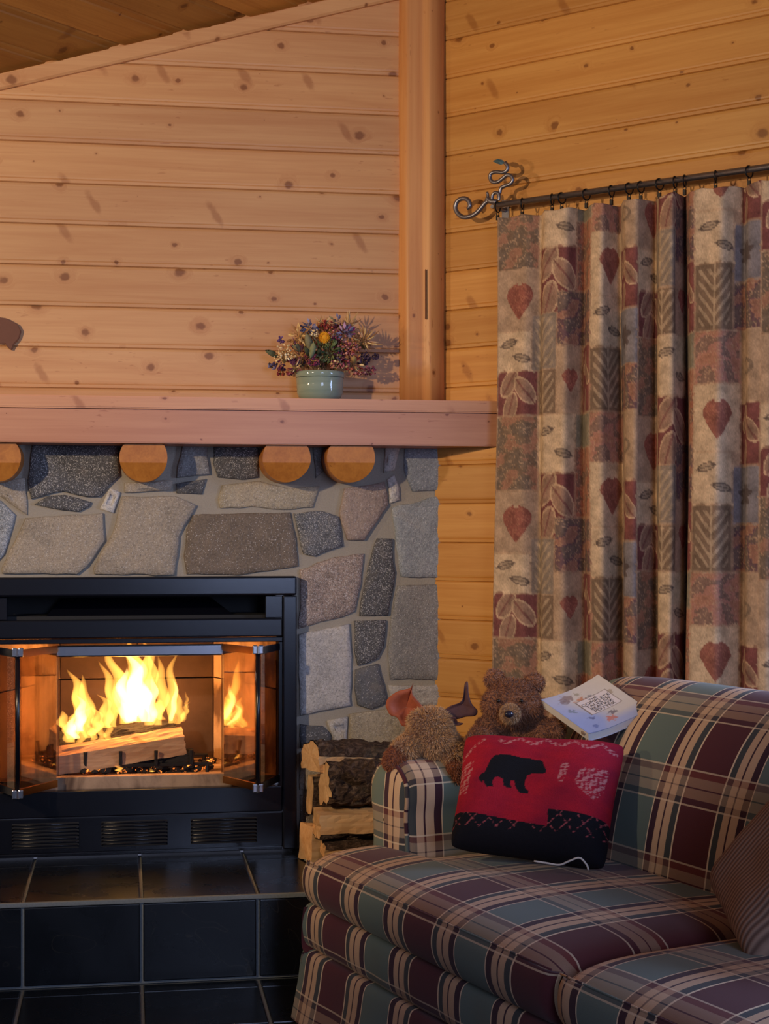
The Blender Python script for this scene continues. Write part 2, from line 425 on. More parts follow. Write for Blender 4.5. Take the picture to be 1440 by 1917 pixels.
M['split'] = wood('split_wood', srgb(228, 190, 140), srgb(196, 148, 96), knots=0.25, rough=0.8, grain=1.3, spec=0.15)
M['split_fire'] = wood('split_wood_in_fire', srgb(208, 166, 126), srgb(164, 116, 80), knots=0.5, rough=0.85, grain=1.4, spec=0.1)
t = NT('rough_bark'); co = t.new('ShaderNodeTexCoord').outputs['Object']
p = t.vmap(co, (0.8, 1, 1)); n1 = t.noise(p, 46, 6, 0.68, 1.6); n2 = t.noise(p, 12, 3)
c = t.ramp(n1, [(0.28, (0.018, 0.011, 0.008)), (0.48, (0.09, 0.055, 0.035)), (0.62, (0.20, 0.13, 0.085)), (0.80, (0.40, 0.31, 0.22))]).outputs[0]
c = t.mix(t.math('MULTIPLY', t.smooth(n2, 0.5, 0.7), 0.35), c, (0.10, 0.11, 0.08)); t.base(c, 0.95, 0, 0.2); t.bump(n1, 1.0, 0.016); M['bark'] = t.m

def plaid():
    t = NT('plaid_upholstery'); uvn = t.new('ShaderNodeTexCoord').outputs['UV']; sx = t.new('ShaderNodeSeparateXYZ'); t.l.new(uvn, sx.inputs[0])
    U = t.math('FRACT', t.math('DIVIDE', sx.outputs[0], 0.436)); V = t.math('FRACT', t.math('DIVIDE', sx.outputs[1], 0.205))
    green, mar = srgb(106, 123, 115), srgb(90, 40, 44); tan, cream, dark, gdk = srgb(212, 177, 142), srgb(238, 214, 180), srgb(64, 33, 45), srgb(68, 72, 72)
    def stripes(a, w, first, last):
        s = [(0.00, cream), (0.05, first), (0.25, tan), (0.46, dark), (0.51, tan), (0.74, last), (0.95, cream)]
        return [(a + p * w, c) for p, c in s]
    st = [(0.0, green)] + stripes(0.27, 0.225, dark, gdk) + [(0.495, mar)] + stripes(0.775, 0.225, gdk, dark)
    warp = t.ramp(U, st, 'CONSTANT').outputs[0]
    red = srgb(136, 64, 50)
    wst = [(0, (*mar, 0.0)), (0.58, (*cream, 0.62)), (0.60, (*dark, 0.35)), (0.665, (*tan, 0.38)), (0.775, (*dark, 0.4)), (0.79, (*tan, 0.38)), (0.895, (*red, 0.42)), (0.965, (*cream, 0.62)), (0.985, (*mar, 0.0))]
    r = t.ramp(V, wst, 'CONSTANT')
    c = t.mix(r.outputs[1], warp, r.outputs[0])
    wv = t.new('ShaderNodeTexChecker'); wv.inputs['Scale'].default_value = 640; t.l.new(uvn, wv.inputs['Vector'])
    n = t.noise(t.vmap(uvn, (900, 900, 1)), 1.0, 2)
    c = t.mix(1.0, c, t.mix(1, (1, 1, 1), t.math('MULTIPLY_ADD', n, 0.7, 0.62), 'MULTIPLY'), 'MULTIPLY')
    t.base(c, 0.85, 0, 0.25); t.bump(n, 0.25, 0.002)
    t.bsdf.inputs['Sheen Weight'].default_value = 0.15
    return t.m
M['plaid'] = plaid()
def vcol(name, rough=0.9, nscale=500, bump=0.3, spec=0.2, var=0.5, stretch=(1, 1, 1), bdist=0.002):
    t = NT(name); at = t.new('ShaderNodeAttribute', attribute_name='Col'); co = t.new('ShaderNodeTexCoord').outputs['Object']
    n = t.noise(t.vmap(co, stretch), nscale, 3, 0.6)
    c = t.mix(1.0, at.outputs['Color'], t.mix(1, (1, 1, 1), t.math('MULTIPLY_ADD', n, 2 * var, 1 - var), 'MULTIPLY'), 'MULTIPLY')
    t.base(c, rough, 0, spec); t.bump(n, bump, bdist); return t.m
M['curtain'] = vcol('woven_curtain', nscale=330, stretch=(1, 1, 0.35), var=0.35)
M['fleece'] = vcol('red_fleece', nscale=380, bump=0.6, var=0.4)
M['dried'] = vcol('dried_petals', nscale=300, var=0.4)
t = NT('ribbed_brown_fabric'); uvn = t.new('ShaderNodeTexCoord').outputs['UV']; wv = t.new('ShaderNodeTexWave', bands_direction='X'); wv.inputs['Scale'].default_value = 28; wv.inputs['Distortion'].default_value = 0.6; wv.inputs['Detail'].default_value = 1
t.l.new(uvn, wv.inputs['Vector']); c = t.mix(wv.outputs[1], srgb(112, 86, 74), srgb(172, 140, 120)); t.base(c, 0.75, 0, 0.3); t.bump(wv.outputs[1], 0.4, 0.003); M['brown_fabric'] = t.m
def fur_mat(name, a, b):
    t = NT(name); co = t.new('ShaderNodeTexCoord').outputs['Object']; n = t.noise(co, 55, 3); n2 = t.noise(co, 400, 2)
    c = t.mix(t.math('ADD', t.math('MULTIPLY', n, 0.6), t.math('MULTIPLY', n2, 0.4)), a, b); t.base(c, 0.85, 0, 0.2); t.bump(n2, 0.7, 0.004); t.bsdf.inputs['Sheen Weight'].default_value = 0.2; return t.m
M['fur'] = fur_mat('brown_bear_fur', srgb(118, 72, 48), srgb(190, 132, 94)); M['fur_l'] = fur_mat('light_muzzle_fur', srgb(176, 132, 92), srgb(212, 172, 128))
M['fur_m'] = fur_mat('tan_moose_fur', srgb(184, 128, 80), srgb(242, 202, 150)); M['fur_p'] = fur_mat('russet_paw_fur', srgb(132, 70, 42), srgb(186, 116, 74))
M['suede'] = plain('russet_suede', srgb(158, 78, 46), 0.75, nscale=60, bump=0.25, var=0.35); M['suede_d'] = plain('dark_suede', srgb(84, 48, 44), 0.75, nscale=60, bump=0.25, var=0.3)
M['shiny_black'] = plain('shiny_black_nose', (0.02, 0.018, 0.03), 0.18, var=0); M['eye'] = plain('dark_button_eye', (0.008, 0.006, 0.005), 0.4, var=0)
t = NT('celadon_glaze'); co = t.new('ShaderNodeTexCoord').outputs['Object']; n = t.noise(t.vmap(co, (4, 4, 55)), 1.0, 3)
t.base(t.mix(n, srgb(110, 128, 116), srgb(158, 172, 156)), 0.10, 0, 0.6); t.bump(t.noise(t.vmap(co, (3, 3, 90)), 1.0, 2), 0.15, 0.003); M['glaze'] = t.m
M['paper'] = plain('book_pages', srgb(214, 210, 206), 0.8, nscale=20, var=0.08)
M['cover'] = vcol('book_cover', rough=0.35, nscale=40, bump=0.0, spec=0.45, var=0.06)
M['ink'] = plain('title_ink', (0.05, 0.045, 0.06), 0.6, var=0)
M['stem'] = plain('dry_stems', srgb(120, 96, 60), 0.9)
M['plaque'] = plain('crack_and_shadow_brown', srgb(104, 60, 40), 0.6, nscale=12, var=0.3)  # colour of the post crack and of the solid stand-in for a wall shadow

# ================================================================== the setting
def tint(a=0.1):
    k = random.uniform(1 - a, 1 + a * 0.5); w = random.uniform(-0.04, 0.04)
    return (k * (1 + w * 0.4), k, k * (1 - w))
# board cross-section (out from the wall, up): flat face with a rounded groove and a small bead at the lower edge
def board_section(h, th=0.02):
    g = 0.0035
    return [(0.0, 0.0), (th - 0.006, 0.0), (th - 0.002, 0.0015), (th - 0.0012, 0.010), (th - 0.0028, 0.0115), (th - 0.0008, 0.0135), (th, 0.018),
            (th, h - 0.010), (th - 0.0012, h - 0.004), (th - 0.006, h - 0.0005), (0.0, h - 0.0005)]

# ---- fireplace wall (pine boards above the mantel)
XL = -1.55
PITCH = 0.1232; Z0 = 1.6389 - 3 * PITCH
mb = MB(); mb.box(XL, WX0 + 0.02, WY0 + 0.0, WY0 + 0.10, 1.45, 3.15)
wall_back = tag(mb.build('wall_back', M['pine']), 'pine boarded chimney wall above the mantel', 'wall', kind='structure')
for i in range(2, 15):
    z = Z0 + i * PITCH
    x0 = max(XL, -0.3723 + (z - 2.5688) / (GC * R2) - 0.02)
    if x0 > 0.9: break
    sec = board_section(PITCH)
    m = MB(); m.prism([(0, WY0 - a, z + b) for a, b in sec], (x0, 0, 0), (WX0 + 0.01, 0, 0))
    m.build('plank', M['pine'], wall_back, color=tint(0.10), origin=((x0 + WX0) / 2, WY0, z))

# ---- window wall (amber boards), with the window opening beyond the curtain
WIN0, WIN1, WINZ0, WINZ1 = 2.02, 3.35, 0.75, 2.02
RS = math.radians(-45)
def wall_box(m, s0, s1, o0, o1, z0, z1):
    P = [wpt(s, o, z) for s in (s0, s1) for o in (o0, o1) for z in (z0, z1)]
    m.add(P, [(0, 1, 3, 2), (4, 6, 7, 5), (0, 4, 5, 1), (2, 3, 7, 6), (0, 2, 6, 4), (1, 5, 7, 3)])
m = MB()
for a in ((-0.1, WIN0, -0.12, 0.0, 0, 3.5), (WIN0, WIN1, -0.12, 0.0, 0, WINZ0), (WIN0, WIN1, -0.12, 0.0, WINZ1, 3.5), (WIN1, 4.2, -0.12, 0.0, 0, 3.5)): wall_box(m, *a)
wall_right = tag(m.build('wall_right', M['pine_r'], rot=RS), 'amber pine boarded window wall', 'wall', kind='structure')
PR = 0.1203; ZR0 = onW(835, 439)[1] - 17 * PR
for i in range(0, 28):
    z = ZR0 + i * PR
    if z < -0.1: continue
    sec = [(a * 0.85, b) for a, b in board_section(PR)]
    spans = [(0.0, 4.2)]
    if z + PR > WINZ0 and z < WINZ1: spans = [(0.0, WIN0), (WIN1, 4.2)]
    elif i == 18: spans = [(0.0, 1.10), (1.102, 4.2)]
    for s0, s1 in spans:
        m = MB(); lo = [wpt(s0, a, max(0, z + b)) for a, b in sec]; hi = [wpt(s1, a, max(0, z + b)) for a, b in sec]
        n = len(sec); m.add(lo + hi, [(k, (k + 1) % n, n + (k + 1) % n, n + k) for k in range(n)] + [tuple(range(n))[::-1], tuple(range(n, 2 * n))])
        m.build('plank', M['pine_r'], wall_right, rot=RS, color=tint(0.13), origin=wpt((s0 + s1) / 2, 0, z))
# window frame and glass beyond the curtain
win = tag(bpy.data.objects.new('window_1', None), 'wooden framed window beside the curtain', 'window', kind='structure')
link(win, None, Matrix.Translation(wpt((WIN0 + WIN1) / 2, 0, WINZ0)) @ Matrix.Rotation(RS, 4, 'Z'))
for nm, a in (('window_jamb', (WIN0 - .05, WIN0, -.11, .02, WINZ0 - .05, WINZ1 + .05)), ('window_jamb', (WIN1, WIN1 + .05, -.11, .02, WINZ0 - .05, WINZ1 + .05)),
              ('window_head', (WIN0, WIN1, -.11, .02, WINZ1, WINZ1 + .05)), ('window_sill', (WIN0, WIN1, -.11, .04, WINZ0 - .05, WINZ0)), ('mullion', ((WIN0 + WIN1) / 2 - .02, (WIN0 + WIN1) / 2 + .02, -.09, -.05, WINZ0, WINZ1))):
    m = MB(); wall_box(m, *a); m.build(nm, M['mantel'], win, rot=RS)

# ---- the wall on the other side of the chimney, out of view
LS = math.radians(45)
def lpt(s_, o, z): return (XL + 0.04 - R2 * s_ + R2 * o, WY0 - R2 * s_ - R2 * o, z)
def left_prism(sec, s0_, s1_):
    n_ = len(sec); return [lpt(s0_, a, z) for a, z in sec] + [lpt(s1_, a, z) for a, z in sec], [(k, (k + 1) % n_, n_ + (k + 1) % n_, n_ + k) for k in range(n_)] + [tuple(range(n_))[::-1], tuple(range(n_, 2 * n_))]
V, F = left_prism([(-0.1, 0.0), (0.0, 0.0), (0.0, 2.25), (-0.1, 2.25)], -0.02, 3.2)
wall_left = tag(mob('wall_left', V, F, M['pine_r'], rot=LS), 'amber pine boarded wall beyond the chimney', 'wall', kind='structure')
for i in range(0, 19):
    V, F = left_prism([(a, 0.0 + i * PR + b) for a, b in sec], -0.02, 3.2)
    mob('plank', V, F, M['pine_r'], wall_left, rot=LS, color=tint(0.13), origin=lpt(1.6, 0, i * PR))

# ---- ceiling: planks running square to the window wall, rising along it
d1 = np.array([R2, -R2, GC]); d1n = d1 / np.linalg.norm(d1); d2 = np.array([R2, R2, 0.0]); nrm = np.cross(d1n, d2); nrm = nrm / np.linalg.norm(nrm)
if nrm[2] < 0: nrm = -nrm
c0 = np.array([-0.3723, WY0, 2.5688])
m = MB(); m.prism([tuple(c0 + d2 * a + d1n * b + nrm * 0.03) for a, b in ((-4.5, -1.4), (1.4, -1.4), (1.4, 3.2), (-4.5, 3.2))], (0, 0, 0), tuple(nrm * 0.08))
ceil = tag(m.build('ceiling', M['ceil']), 'dark amber sloping board ceiling', 'ceiling', kind='structure')
CW = 0.145
for i in range(-9, 20):
    b0 = i * CW; sec = [(0, 0.03), (0.001, 0.004), (0.006, 0.0), (CW - 0.030, 0.0), (CW - 0.026, 0.004), (CW - 0.008, 0.004), (CW - 0.002, 0.008), (CW - 0.001, 0.03)]
    end = 0.7 * 0 + (-(R2 * b0 / math.sqrt(1 + GC * GC) * -1) / R2) if False else 1.4
    # stop each plank at the fireplace wall or at the window wall
    P0 = c0 + d1n * b0
    aw = (WSUM - P0[0] - P0[1]) / (2 * R2); ab = (WY0 - P0[1]) / R2
    end = min(aw, ab + CW) + 0.02
    A = c0 + d2 * -4.4; B = c0 + d2 * end
    m = MB(); lo = [tuple(A + d1n * (b0 + a) + nrm * h) for a, h in sec]; hi = [tuple(B + d1n * (b0 + a) + nrm * h) for a, h in sec]
    n = len(sec); m.add(lo + hi, [(k, (k + 1) % n, n + (k + 1) % n, n + k) for k in range(n)] + [tuple(range(n))[::-1], tuple(range(n, 2 * n))])
    m.build('plank', M['ceil'], ceil, rot=math.radians(45), color=tint(0.42), origin=tuple((A + B) / 2 + d1n * (b0 + CW / 2)))
# trim board where ceiling and fireplace wall meet
sl = GC * R2; x0, x1 = -1.5, WX0
cosn = 1 / math.sqrt(1 + sl * sl)
def zc(x): return 2.5688 + sl * (x + 0.3723)
m = MB(); hgt = 0.047
m.add([(x, y, zc(x) + dz) for x in (x0, x1) for y, dz in ((WY0 - 0.019, -0.001), (WY0 - 0.030, -0.001), (WY0 - 0.040, -0.003), (WY0 - 0.040, -hgt + 0.006), (WY0 - 0.034, -hgt), (WY0 - 0.019, -hgt))],
      [(k, (k + 1) % 6, 6 + (k + 1) % 6, 6 + k) for k in range(6)] + [(5, 4, 3, 2, 1, 0), (6, 7, 8, 9, 10, 11)])
tag(m.build('trim_1', M['pine']), 'sloping pine trim board under the ceiling', 'trim', kind='structure')

# ---- log post in the corner, standing on the mantel
pc = onY(789, 700, 4.86); PRr = 0.0735; pz0 = 1.612; pz1 = 3.3
def post_ring(k, z):
    a = 2 * math.pi * k / 48
    x, y = math.cos(a) * PRr, math.sin(a) * PRr
    lim = -0.050                                    # sawn flat towards the room, on its left half
    if y < lim and x < 0.004: y = lim + (y - lim) * 0.12
    return (pc[0] + x + 0.0012 * math.sin(z * 9 + k), pc[1] + y, z)
nz = 14; V = [post_ring(k, pz0 + (pz1 - pz0) * j / (nz - 1)) for j in range(nz) for k in range(48)]
F = [tuple(r) for r in grid_faces(48, nz, True)] + [tuple(range(48))[::-1], tuple(range((nz - 1) * 48, nz * 48))]
post = tag(mob('log_post', V, F, M['post'], smooth=True), 'peeled pine log post standing in the corner on the mantel', 'post', kind='structure')
m = MB(); m.box(pc[0] - 0.0007, pc[0] + 0.0004, pc[1] - PRr - 0.0005, pc[1] - PRr + 0.01, onY(788, 598, 4.80)[2], onY(788, 505, 4.80)[2])
m.build('crack', M['plaque'], post)

# ---- stone chimney face
YS = 4.84; YM = 4.862
FX0, FX1 = onY(-46, 1300, 4.82)[0], onY(556, 1300, 4.82)[0]; FZ1 = onY(255, 1080, 4.82)[2]; FZ0 = 0.2276
XE = WSUM - YM
m = MB()
a_, b_ = FX0 + 0.01, FX1 - 0.01; zt_ = FZ1 - 0.01
pts = [(XL, 0), (a_, 0), (a_, zt_), (b_, zt_), (b_, 0), (XE, 0), (XE, 1.5), (XL, 1.5)]
m.prism([(x, YM, z) for x, z in pts], (0, 0, 0), (0, 0.3, 0))
stonewall = tag(m.build('wall_fireplace', M['mortar']), 'field stone chimney breast around the fireplace', 'wall', kind='structure')
TONE = dict(dark=srgb(92, 92, 94), slate=srgb(104, 106, 110), tan=srgb(168, 156, 140), beige=srgb(178, 166, 144), brown=srgb(126, 112, 98), pale=srgb(184, 180, 176), blue=srgb(150, 156, 162), grey=srgb(140, 138, 136), pink=srgb(158, 140, 130), white=srgb(200, 196, 190))
STONES = [
 ('dark', 1, [(60, 832), (224, 832), (224, 890), (206, 908), (187, 930), (163, 930), (117, 919), (58, 934), (51, 898)]),
 ('dark', 1, [(64, 944), (89, 929), (121, 926), (171, 940), (167, 948), (148, 958), (113, 954)]),
 ('tan', 0, [(-30, 890), (0, 898), (48, 894), (50, 964), (0, 929), (-30, 915)]),
 ('blue', 1, [(-60, 930), (0, 937), (29, 964), (8, 1038), (-5, 1053), (-60, 1053)]),
 ('tan', 0, [(47, 970), (192, 961), (196, 1011), (163, 1061), (144, 1076), (4, 1074), (2, 1065), (27, 1014)]),
 ('white', 0, [(206, 913), (226, 921), (212, 960), (187, 952)]),
 ('tan', 0, [(229, 929), (331, 929), (368, 946), (336, 1003), (327, 1077), (177, 1075), (175, 1063), (210, 999)]),
 ('brown', 0, [(362, 964), (459, 960), (545, 959), (556, 1007), (560, 1060), (447, 1077), (350, 1075), (344, 1042), (350, 991)]),
 ('tan', 0, [(233, 904), (325, 898), (319, 917), (233, 922)]),
 ('dark', 0, [(329, 905), (387, 896), (379, 925), (331, 923)]),
 ('grey', 0, [(342, 832), (389, 832), (393, 888), (331, 894)]),
 ('dark', 1, [(401, 832), (484, 832), (484, 893), (455, 898), (408, 893), (399, 867)]),
 ('beige', 0, [(416, 908), (486, 900), (540, 914), (600, 909), (587, 950), (530, 954), (470, 948), (412, 951), (409, 935)]),
 ('pink', 0, [(646, 914), (721, 902), (728, 945), (708, 976), (683, 1011), (651, 1011), (636, 961)]),
 ('slate', 1, [(550, 961), (605, 956), (635, 967), (643, 1023), (590, 1042), (569, 1037)]),
 ('white', 0, [(726, 897), (740, 888), (749, 911), (750, 936), (731, 942)]),
 ('white', 0, [(722, 832), (752, 832), (740, 880), (720, 884)]),
 ('blue', 0, [(760, 832), (838, 832), (838, 914), (774, 920), (758, 880)]),
 ('blue', 0, [(735, 950), (823, 928), (838, 933), (838, 1083), (752, 1080), (742, 1008)]),
 ('grey', 0, [(746, 1097), (838, 1093), (838, 1274), (732, 1274), (727, 1227), (733, 1158)]),
 ('pink', 1, [(562, 1067), (627, 1043), (683, 1036), (678, 1092), (666, 1146), (618, 1161), (560, 1178)]),
 ('dark', 1, [(707, 1008), (737, 1009), (740, 1092), (729, 1153), (674, 1153), (684, 1092), (696, 1042)]),
 ('dark', 1, [(664, 1163), (724, 1161), (721, 1211), (708, 1234), (671, 1247), (665, 1221)]),
 ('pale', 0, [(560, 1188), (655, 1168), (659, 1249), (658, 1322), (563, 1341)]),
 ('slate', 0, [(666, 1255), (710, 1243), (721, 1283), (727, 1315), (696, 1329), (671, 1321), (665, 1289)]),
 ('beige', 0, [(656, 1338), (730, 1327), (770, 1332), (838, 1332), (838, 1402), (800, 1420), (655, 1410)]),
 ('dark', 0, [(563, 1357), (605, 1360), (620, 1374), (622, 1391), (563, 1402)]),
 ('pale', 0, [(614, 1350), (652, 1343), (650, 1397), (628, 1393)]),
 ('pale', 0, [(728, 1284), (838, 1284), (838, 1323), (735, 1318)]),
 ('tan', 0, [(563, 1410), (640, 1407), (640, 1480), (562, 1480)]), ('grey', 0, [(648, 1420), (740, 1425), (740, 1503), (647, 1500)]),
 ('brown', 0, [(562, 1490), (700, 1512), (702, 1596), (562, 1596)]), ('pale', 0, [(748, 1430), (838, 1412), (838, 1596), (712, 1596), (710, 1515)]),
 ('grey', 0, [(586, 832), (612, 832), (606, 882), (592, 896)]),
 ('grey', 0, [(-260, 832), (-70, 832), (-70, 900), (-250, 920)]), ('tan', 0, [(-250, 932), (-72, 912), (-70, 1060), (-180, 1060)]),
 ('pale', 0, [(-240, 1070), (-62, 1070), (-60, 1230), (-230, 1220)]), ('dark', 1, [(-230, 1232), (-62, 1240), (-60, 1400), (-240, 1390)]), ('beige', 0, [(-240, 1402), (-62, 1410), (-60, 1596), (-240, 1596)]),
]
def stone_mesh(poly, proud):
    P = [onY(x, y, YS)[[0, 2]] for x, y in poly]
    out = []
    for i in range(len(P)):
        a, b = P[i], P[(i + 1) % len(P)]; L = np.linalg.norm(b - a); k = max(1, int(L / 0.028))
        for j in range(k):
            q = a + (b - a) * j / k; out.append(q + (rng.normal(0, 0.0016, 2) if j else rng.normal(0, 0.0005, 2)))
    out = np.array(out); c = out.mean(0)
    def ring(scale_in, y):
        d = c - out; n = np.linalg.norm(d, axis=1, keepdims=True)
        q = out + d / n * np.minimum(scale_in, n * 0.6)
        return [(p[0], y + (rng.normal(0, 0.0011) if scale_in > 0.004 else 0), p[1]) for p in q]
    rings = [ring(0, YM + 0.004), ring(0.0, YM - proud + 0.005), ring(0.0035, YM - proud + 0.001), ring(0.022, YM - proud - 0.001)]
    q = out + (c - out) * 0.55; rings.append([(p[0], YM - proud + rng.normal(-0.001, 0.0016), p[1]) for p in q])
    n = len(out); V = [v for r in rings for v in r] + [(c[0], YM - proud - 0.001, c[1])]
    F = [tuple(r) for r in grid_faces(n, len(rings), True)] + [((len(rings) - 1) * n + i, (len(rings) - 1) * n + (i + 1) % n, len(V) - 1) for i in range(n)]
    return V, F
for tone, sp, poly in STONES:
    V, F = stone_mesh(poly, random.uniform(0.009, 0.016))
    c = np.array(TONE[tone]) * random.uniform(0.92, 1.05)
    o = mob('stone', V, F, M['stone_s' if sp else 'stone'], stonewall, color=tuple(c))
    for i, p in enumerate(o.data.polygons): p.use_smooth = True

# ---- hearth and floor in dark slate tiles
HY0, HY1, HZ = 4.26, YM + 0.0, 0.2276
HXR = 1.34
def tile_mesh(sx, sy, sz, b=0.003):
    m = MB(); m.box(-sx / 2, sx / 2, -sy / 2, sy / 2, -sz, 0, b)
    me = make_mesh('tile', m.V, m.F); me.materials.append(M['tile']); return me
TP, GR = 0.31, 0.009
tx0 = -0.0629 * 4.26            # a grout line
m = MB(); m.box(XL, HXR, HY0 + 0.008, HY1, 0.0, HZ - 0.006)
hearth = tag(m.build('hearth', M['grout']), 'raised black slate tiled hearth in front of the fireplace', 'hearth', kind='structure')
DT = 0.455
me_top = tile_mesh(TP - GR, DT - GR, 0.012); me_strip = tile_mesh(TP - GR, HY1 - HY0 - DT - 0.002, 0.012); me_face = tile_mesh(TP - GR, HZ - 0.012 - GR, 0.012); me_floor = tile_mesh(TP - GR, TP - GR, 0.012); me_fstrip = tile_mesh(TP - GR, 0.072 - GR, 0.012)
for i in range(-4, 5):
    xc = tx0 + (i + 0.5) * TP
    if xc - TP / 2 < XL or xc + TP / 2 > HXR: continue
    obj_mesh('tile', me_top, Matrix.Translation((xc, HY0 + DT / 2 + 0.004, HZ)), hearth)
    obj_mesh('tile', me_strip, Matrix.Translation((xc, (HY0 + DT + HY1) / 2 + 0.003, HZ)), hearth)
    obj_mesh('tile', me_face, Matrix.Translation((xc, HY0, (HZ) / 2 - 0.003)) @ Matrix.Rotation(math.pi / 2, 4, 'X'), hearth)
m = MB(); m.box(XL, HXR, HY0 - 0.001, HY0 + 0.012, HZ - 0.012, HZ + 0.0005, 0.003); m.build('edge_grout', M['grout'], hearth)
m = MB(); m.box(-3.0, 4.2, -3.0, 5.1, -0.12, -0.004)
floor = tag(m.build('floor', M['grout']), 'dark slate tiled floor', 'floor', kind='structure')
for i in range(-5, 8):
    xc = tx0 + (i + 0.5) * TP
    obj_mesh('tile', me_fstrip, Matrix.Translation((xc, HY0 - 0.036, 0)), floor)
    for j in range(0, 9):
        obj_mesh('tile', me_floor, Matrix.Translation((xc, HY0 - 0.072 - (j + 0.5) * TP, 0)), floor)

# ================================================================== mantel
MY = 4.685; mz0, mz1, mz2 = onY(255, 829.5, MY)[2], onY(255, 766, MY)[2], onY(255, 741, MY - 0.02)[2]
mant = thing('mantel_shelf', (0.0, MY + 0.08, mz0), 'long reddish pine mantel shelf above the stone fireplace', 'mantel')
def mantel_board(y0, z0, z1, name, color, b=0.003):
    xr0, xr1 = WSUM - y0 - 0.022, WSUM - (WY0 - 0.02) - 0.03
    pts = [(XL, y0), (xr0, y0), (xr1, WY0 - 0.021), (XL, WY0 - 0.021)]
    m = MB(); bm = bmesh.new(); vs = [bm.verts.new((x, y, z0)) for x, y in pts]; f = bm.faces.new(vs)
    r = bmesh.ops.extrude_face_region(bm, geom=[f]); bmesh.ops.translate(bm, vec=(0, 0, z1 - z0), verts=[v for v in r['geom'] if isinstance(v, bmesh.types.BMVert)])
    bmesh.ops.bevel(bm, geom=bm.edges[:], offset=b, segments=2, affect='EDGES'); m.bm(bm)
    m.build(name, M['mantel'], mant, color=color, origin=(0, (y0 + WY0) / 2, z0))
mantel_board(MY, mz0, mz1, 'apron_beam', (0.92, 0.86, 0.88)); mantel_board(MY - 0.014, mz1 + 0.0008, mz2, 'shelf_board', (1.04, 1.0, 0.96), 0.004)
# supporting logs, ends sawn with an undercut
for px in (-6, 269, 537, 658):
    c = onY(px, 857, 4.71); r = onY(px + 45, 857, 4.71)[0] - c[0]; top = mz0 - 0.001
    ring = []
    n = 44
    for k in range(n):
        a = 2 * math.pi * k / n; x, z = c[0] + r * math.cos(a) * (1 + 0.012 * math.sin(3 * a + px)), c[2] + r * math.sin(a)
        ring.append((x, min(z, top)))
    zsplit = onY(px, 866, 4.71)[2]
    def yend(z): return 4.712 + (0.0 if z >= zsplit else (zsplit - z) * 0.55)
    # two facets: an upright upper cut and a lower cut sloping back
    up = [p for p in ring if p[1] >= zsplit]
    xs = [p[0] for p in ring]
    V = []; bm = bmesh.new()
    vf = [bm.verts.new((x, 4.712, z)) for x, z in ring]; vb = [bm.verts.new((x, YS + 0.03, z)) for x, z in ring]
    for i in range(n): bm.faces.new((vf[i], vf[(i + 1) % n], vb[(i + 1) % n], vb[i]))
    ff = bm.faces.new(vf); bm.faces.new(vb[::-1])
    bmesh.ops.bisect_plane(bm, geom=bm.verts[:] + bm.edges[:] + bm.faces[:], plane_co=(0, 0, zsplit), plane_no=(0, 0, 1))
    for v in bm.verts:
        if v.co.y < 4.72: v.co.y = yend(v.co.z)
    bmesh.ops.remove_doubles(bm, verts=bm.verts[:], dist=1e-5)
    m = MB(); m.bm(bm); o = m.build('support_log', M['logend'], mant, color=tint(0.08), origin=(c[0], YS, c[2]))

# ================================================================== fireplace insert
fi = thing('fireplace_insert', (onY(255, 1500, 4.82)[0], 4.84, HZ), 'black metal fireplace insert with open folding glass doors', 'fireplace')
def pbox(m, px0, px1, py0, py1, Y0, Y1, bev=0.002, ref=None):
    R = Y0 if ref is None else ref; pm = (px0 + px1) / 2
    x0, x1 = onY(px0, py0, R)[0], onY(px1, py0, R)[0]; z1, z0 = onY(255, py0, R)[2], onY(255, py1, R)[2]
    return m.box(x0, x1, Y0, Y1, z0, z1, bev)
def part(name, mat, *boxes, bev=0.002, parent=fi):
    m = MB()
    for b in boxes: pbox(m, *b, bev=bev)
    return m.build(name, mat, parent)
YF = 4.822
part('top_rail', M['black'], (-46, 556, 1080, 1116, YF - 0.022, YF + 0.03), bev=0.006)
for a, b in ((530, 556), (-46, -20)): part('side_stile', M['black'], (a, b, 1117, 1599, YF - 0.016, YF + 0.03), bev=0.004)
for a, b in ((497, 529), (-19, 13)): part('vent_post', M['black'], (a, b, 1117, 1159, YF, YF + 0.03))
part('hood_rail', M['black'], (-19, 529, 1160, 1194, YF - 0.012, YF + 0.03), bev=0.004)
part('hood_lip', M['black'], (-19, 529, 1195.5, 1204, YF - 0.018, YF + 0.03), bev=0.002)
for a, b in ((521, 529.5), (-19.5, -11)): part('opening_jamb', M['black'], (a, b, 1204, 1488, YF, YF + 0.05))
part('lower_rail', M['black'], (-19, 529, 1478, 1527, YF - 0.004, YF + 0.03), bev=0.004)
part('grille_panel', M['black'], (-19, 529, 1528, 1592, YF + 0.004, YF + 0.03))
part('base_rail', M['black'], (-19, 529, 1592.5, 1599, YF - 0.006, YF + 0.03))
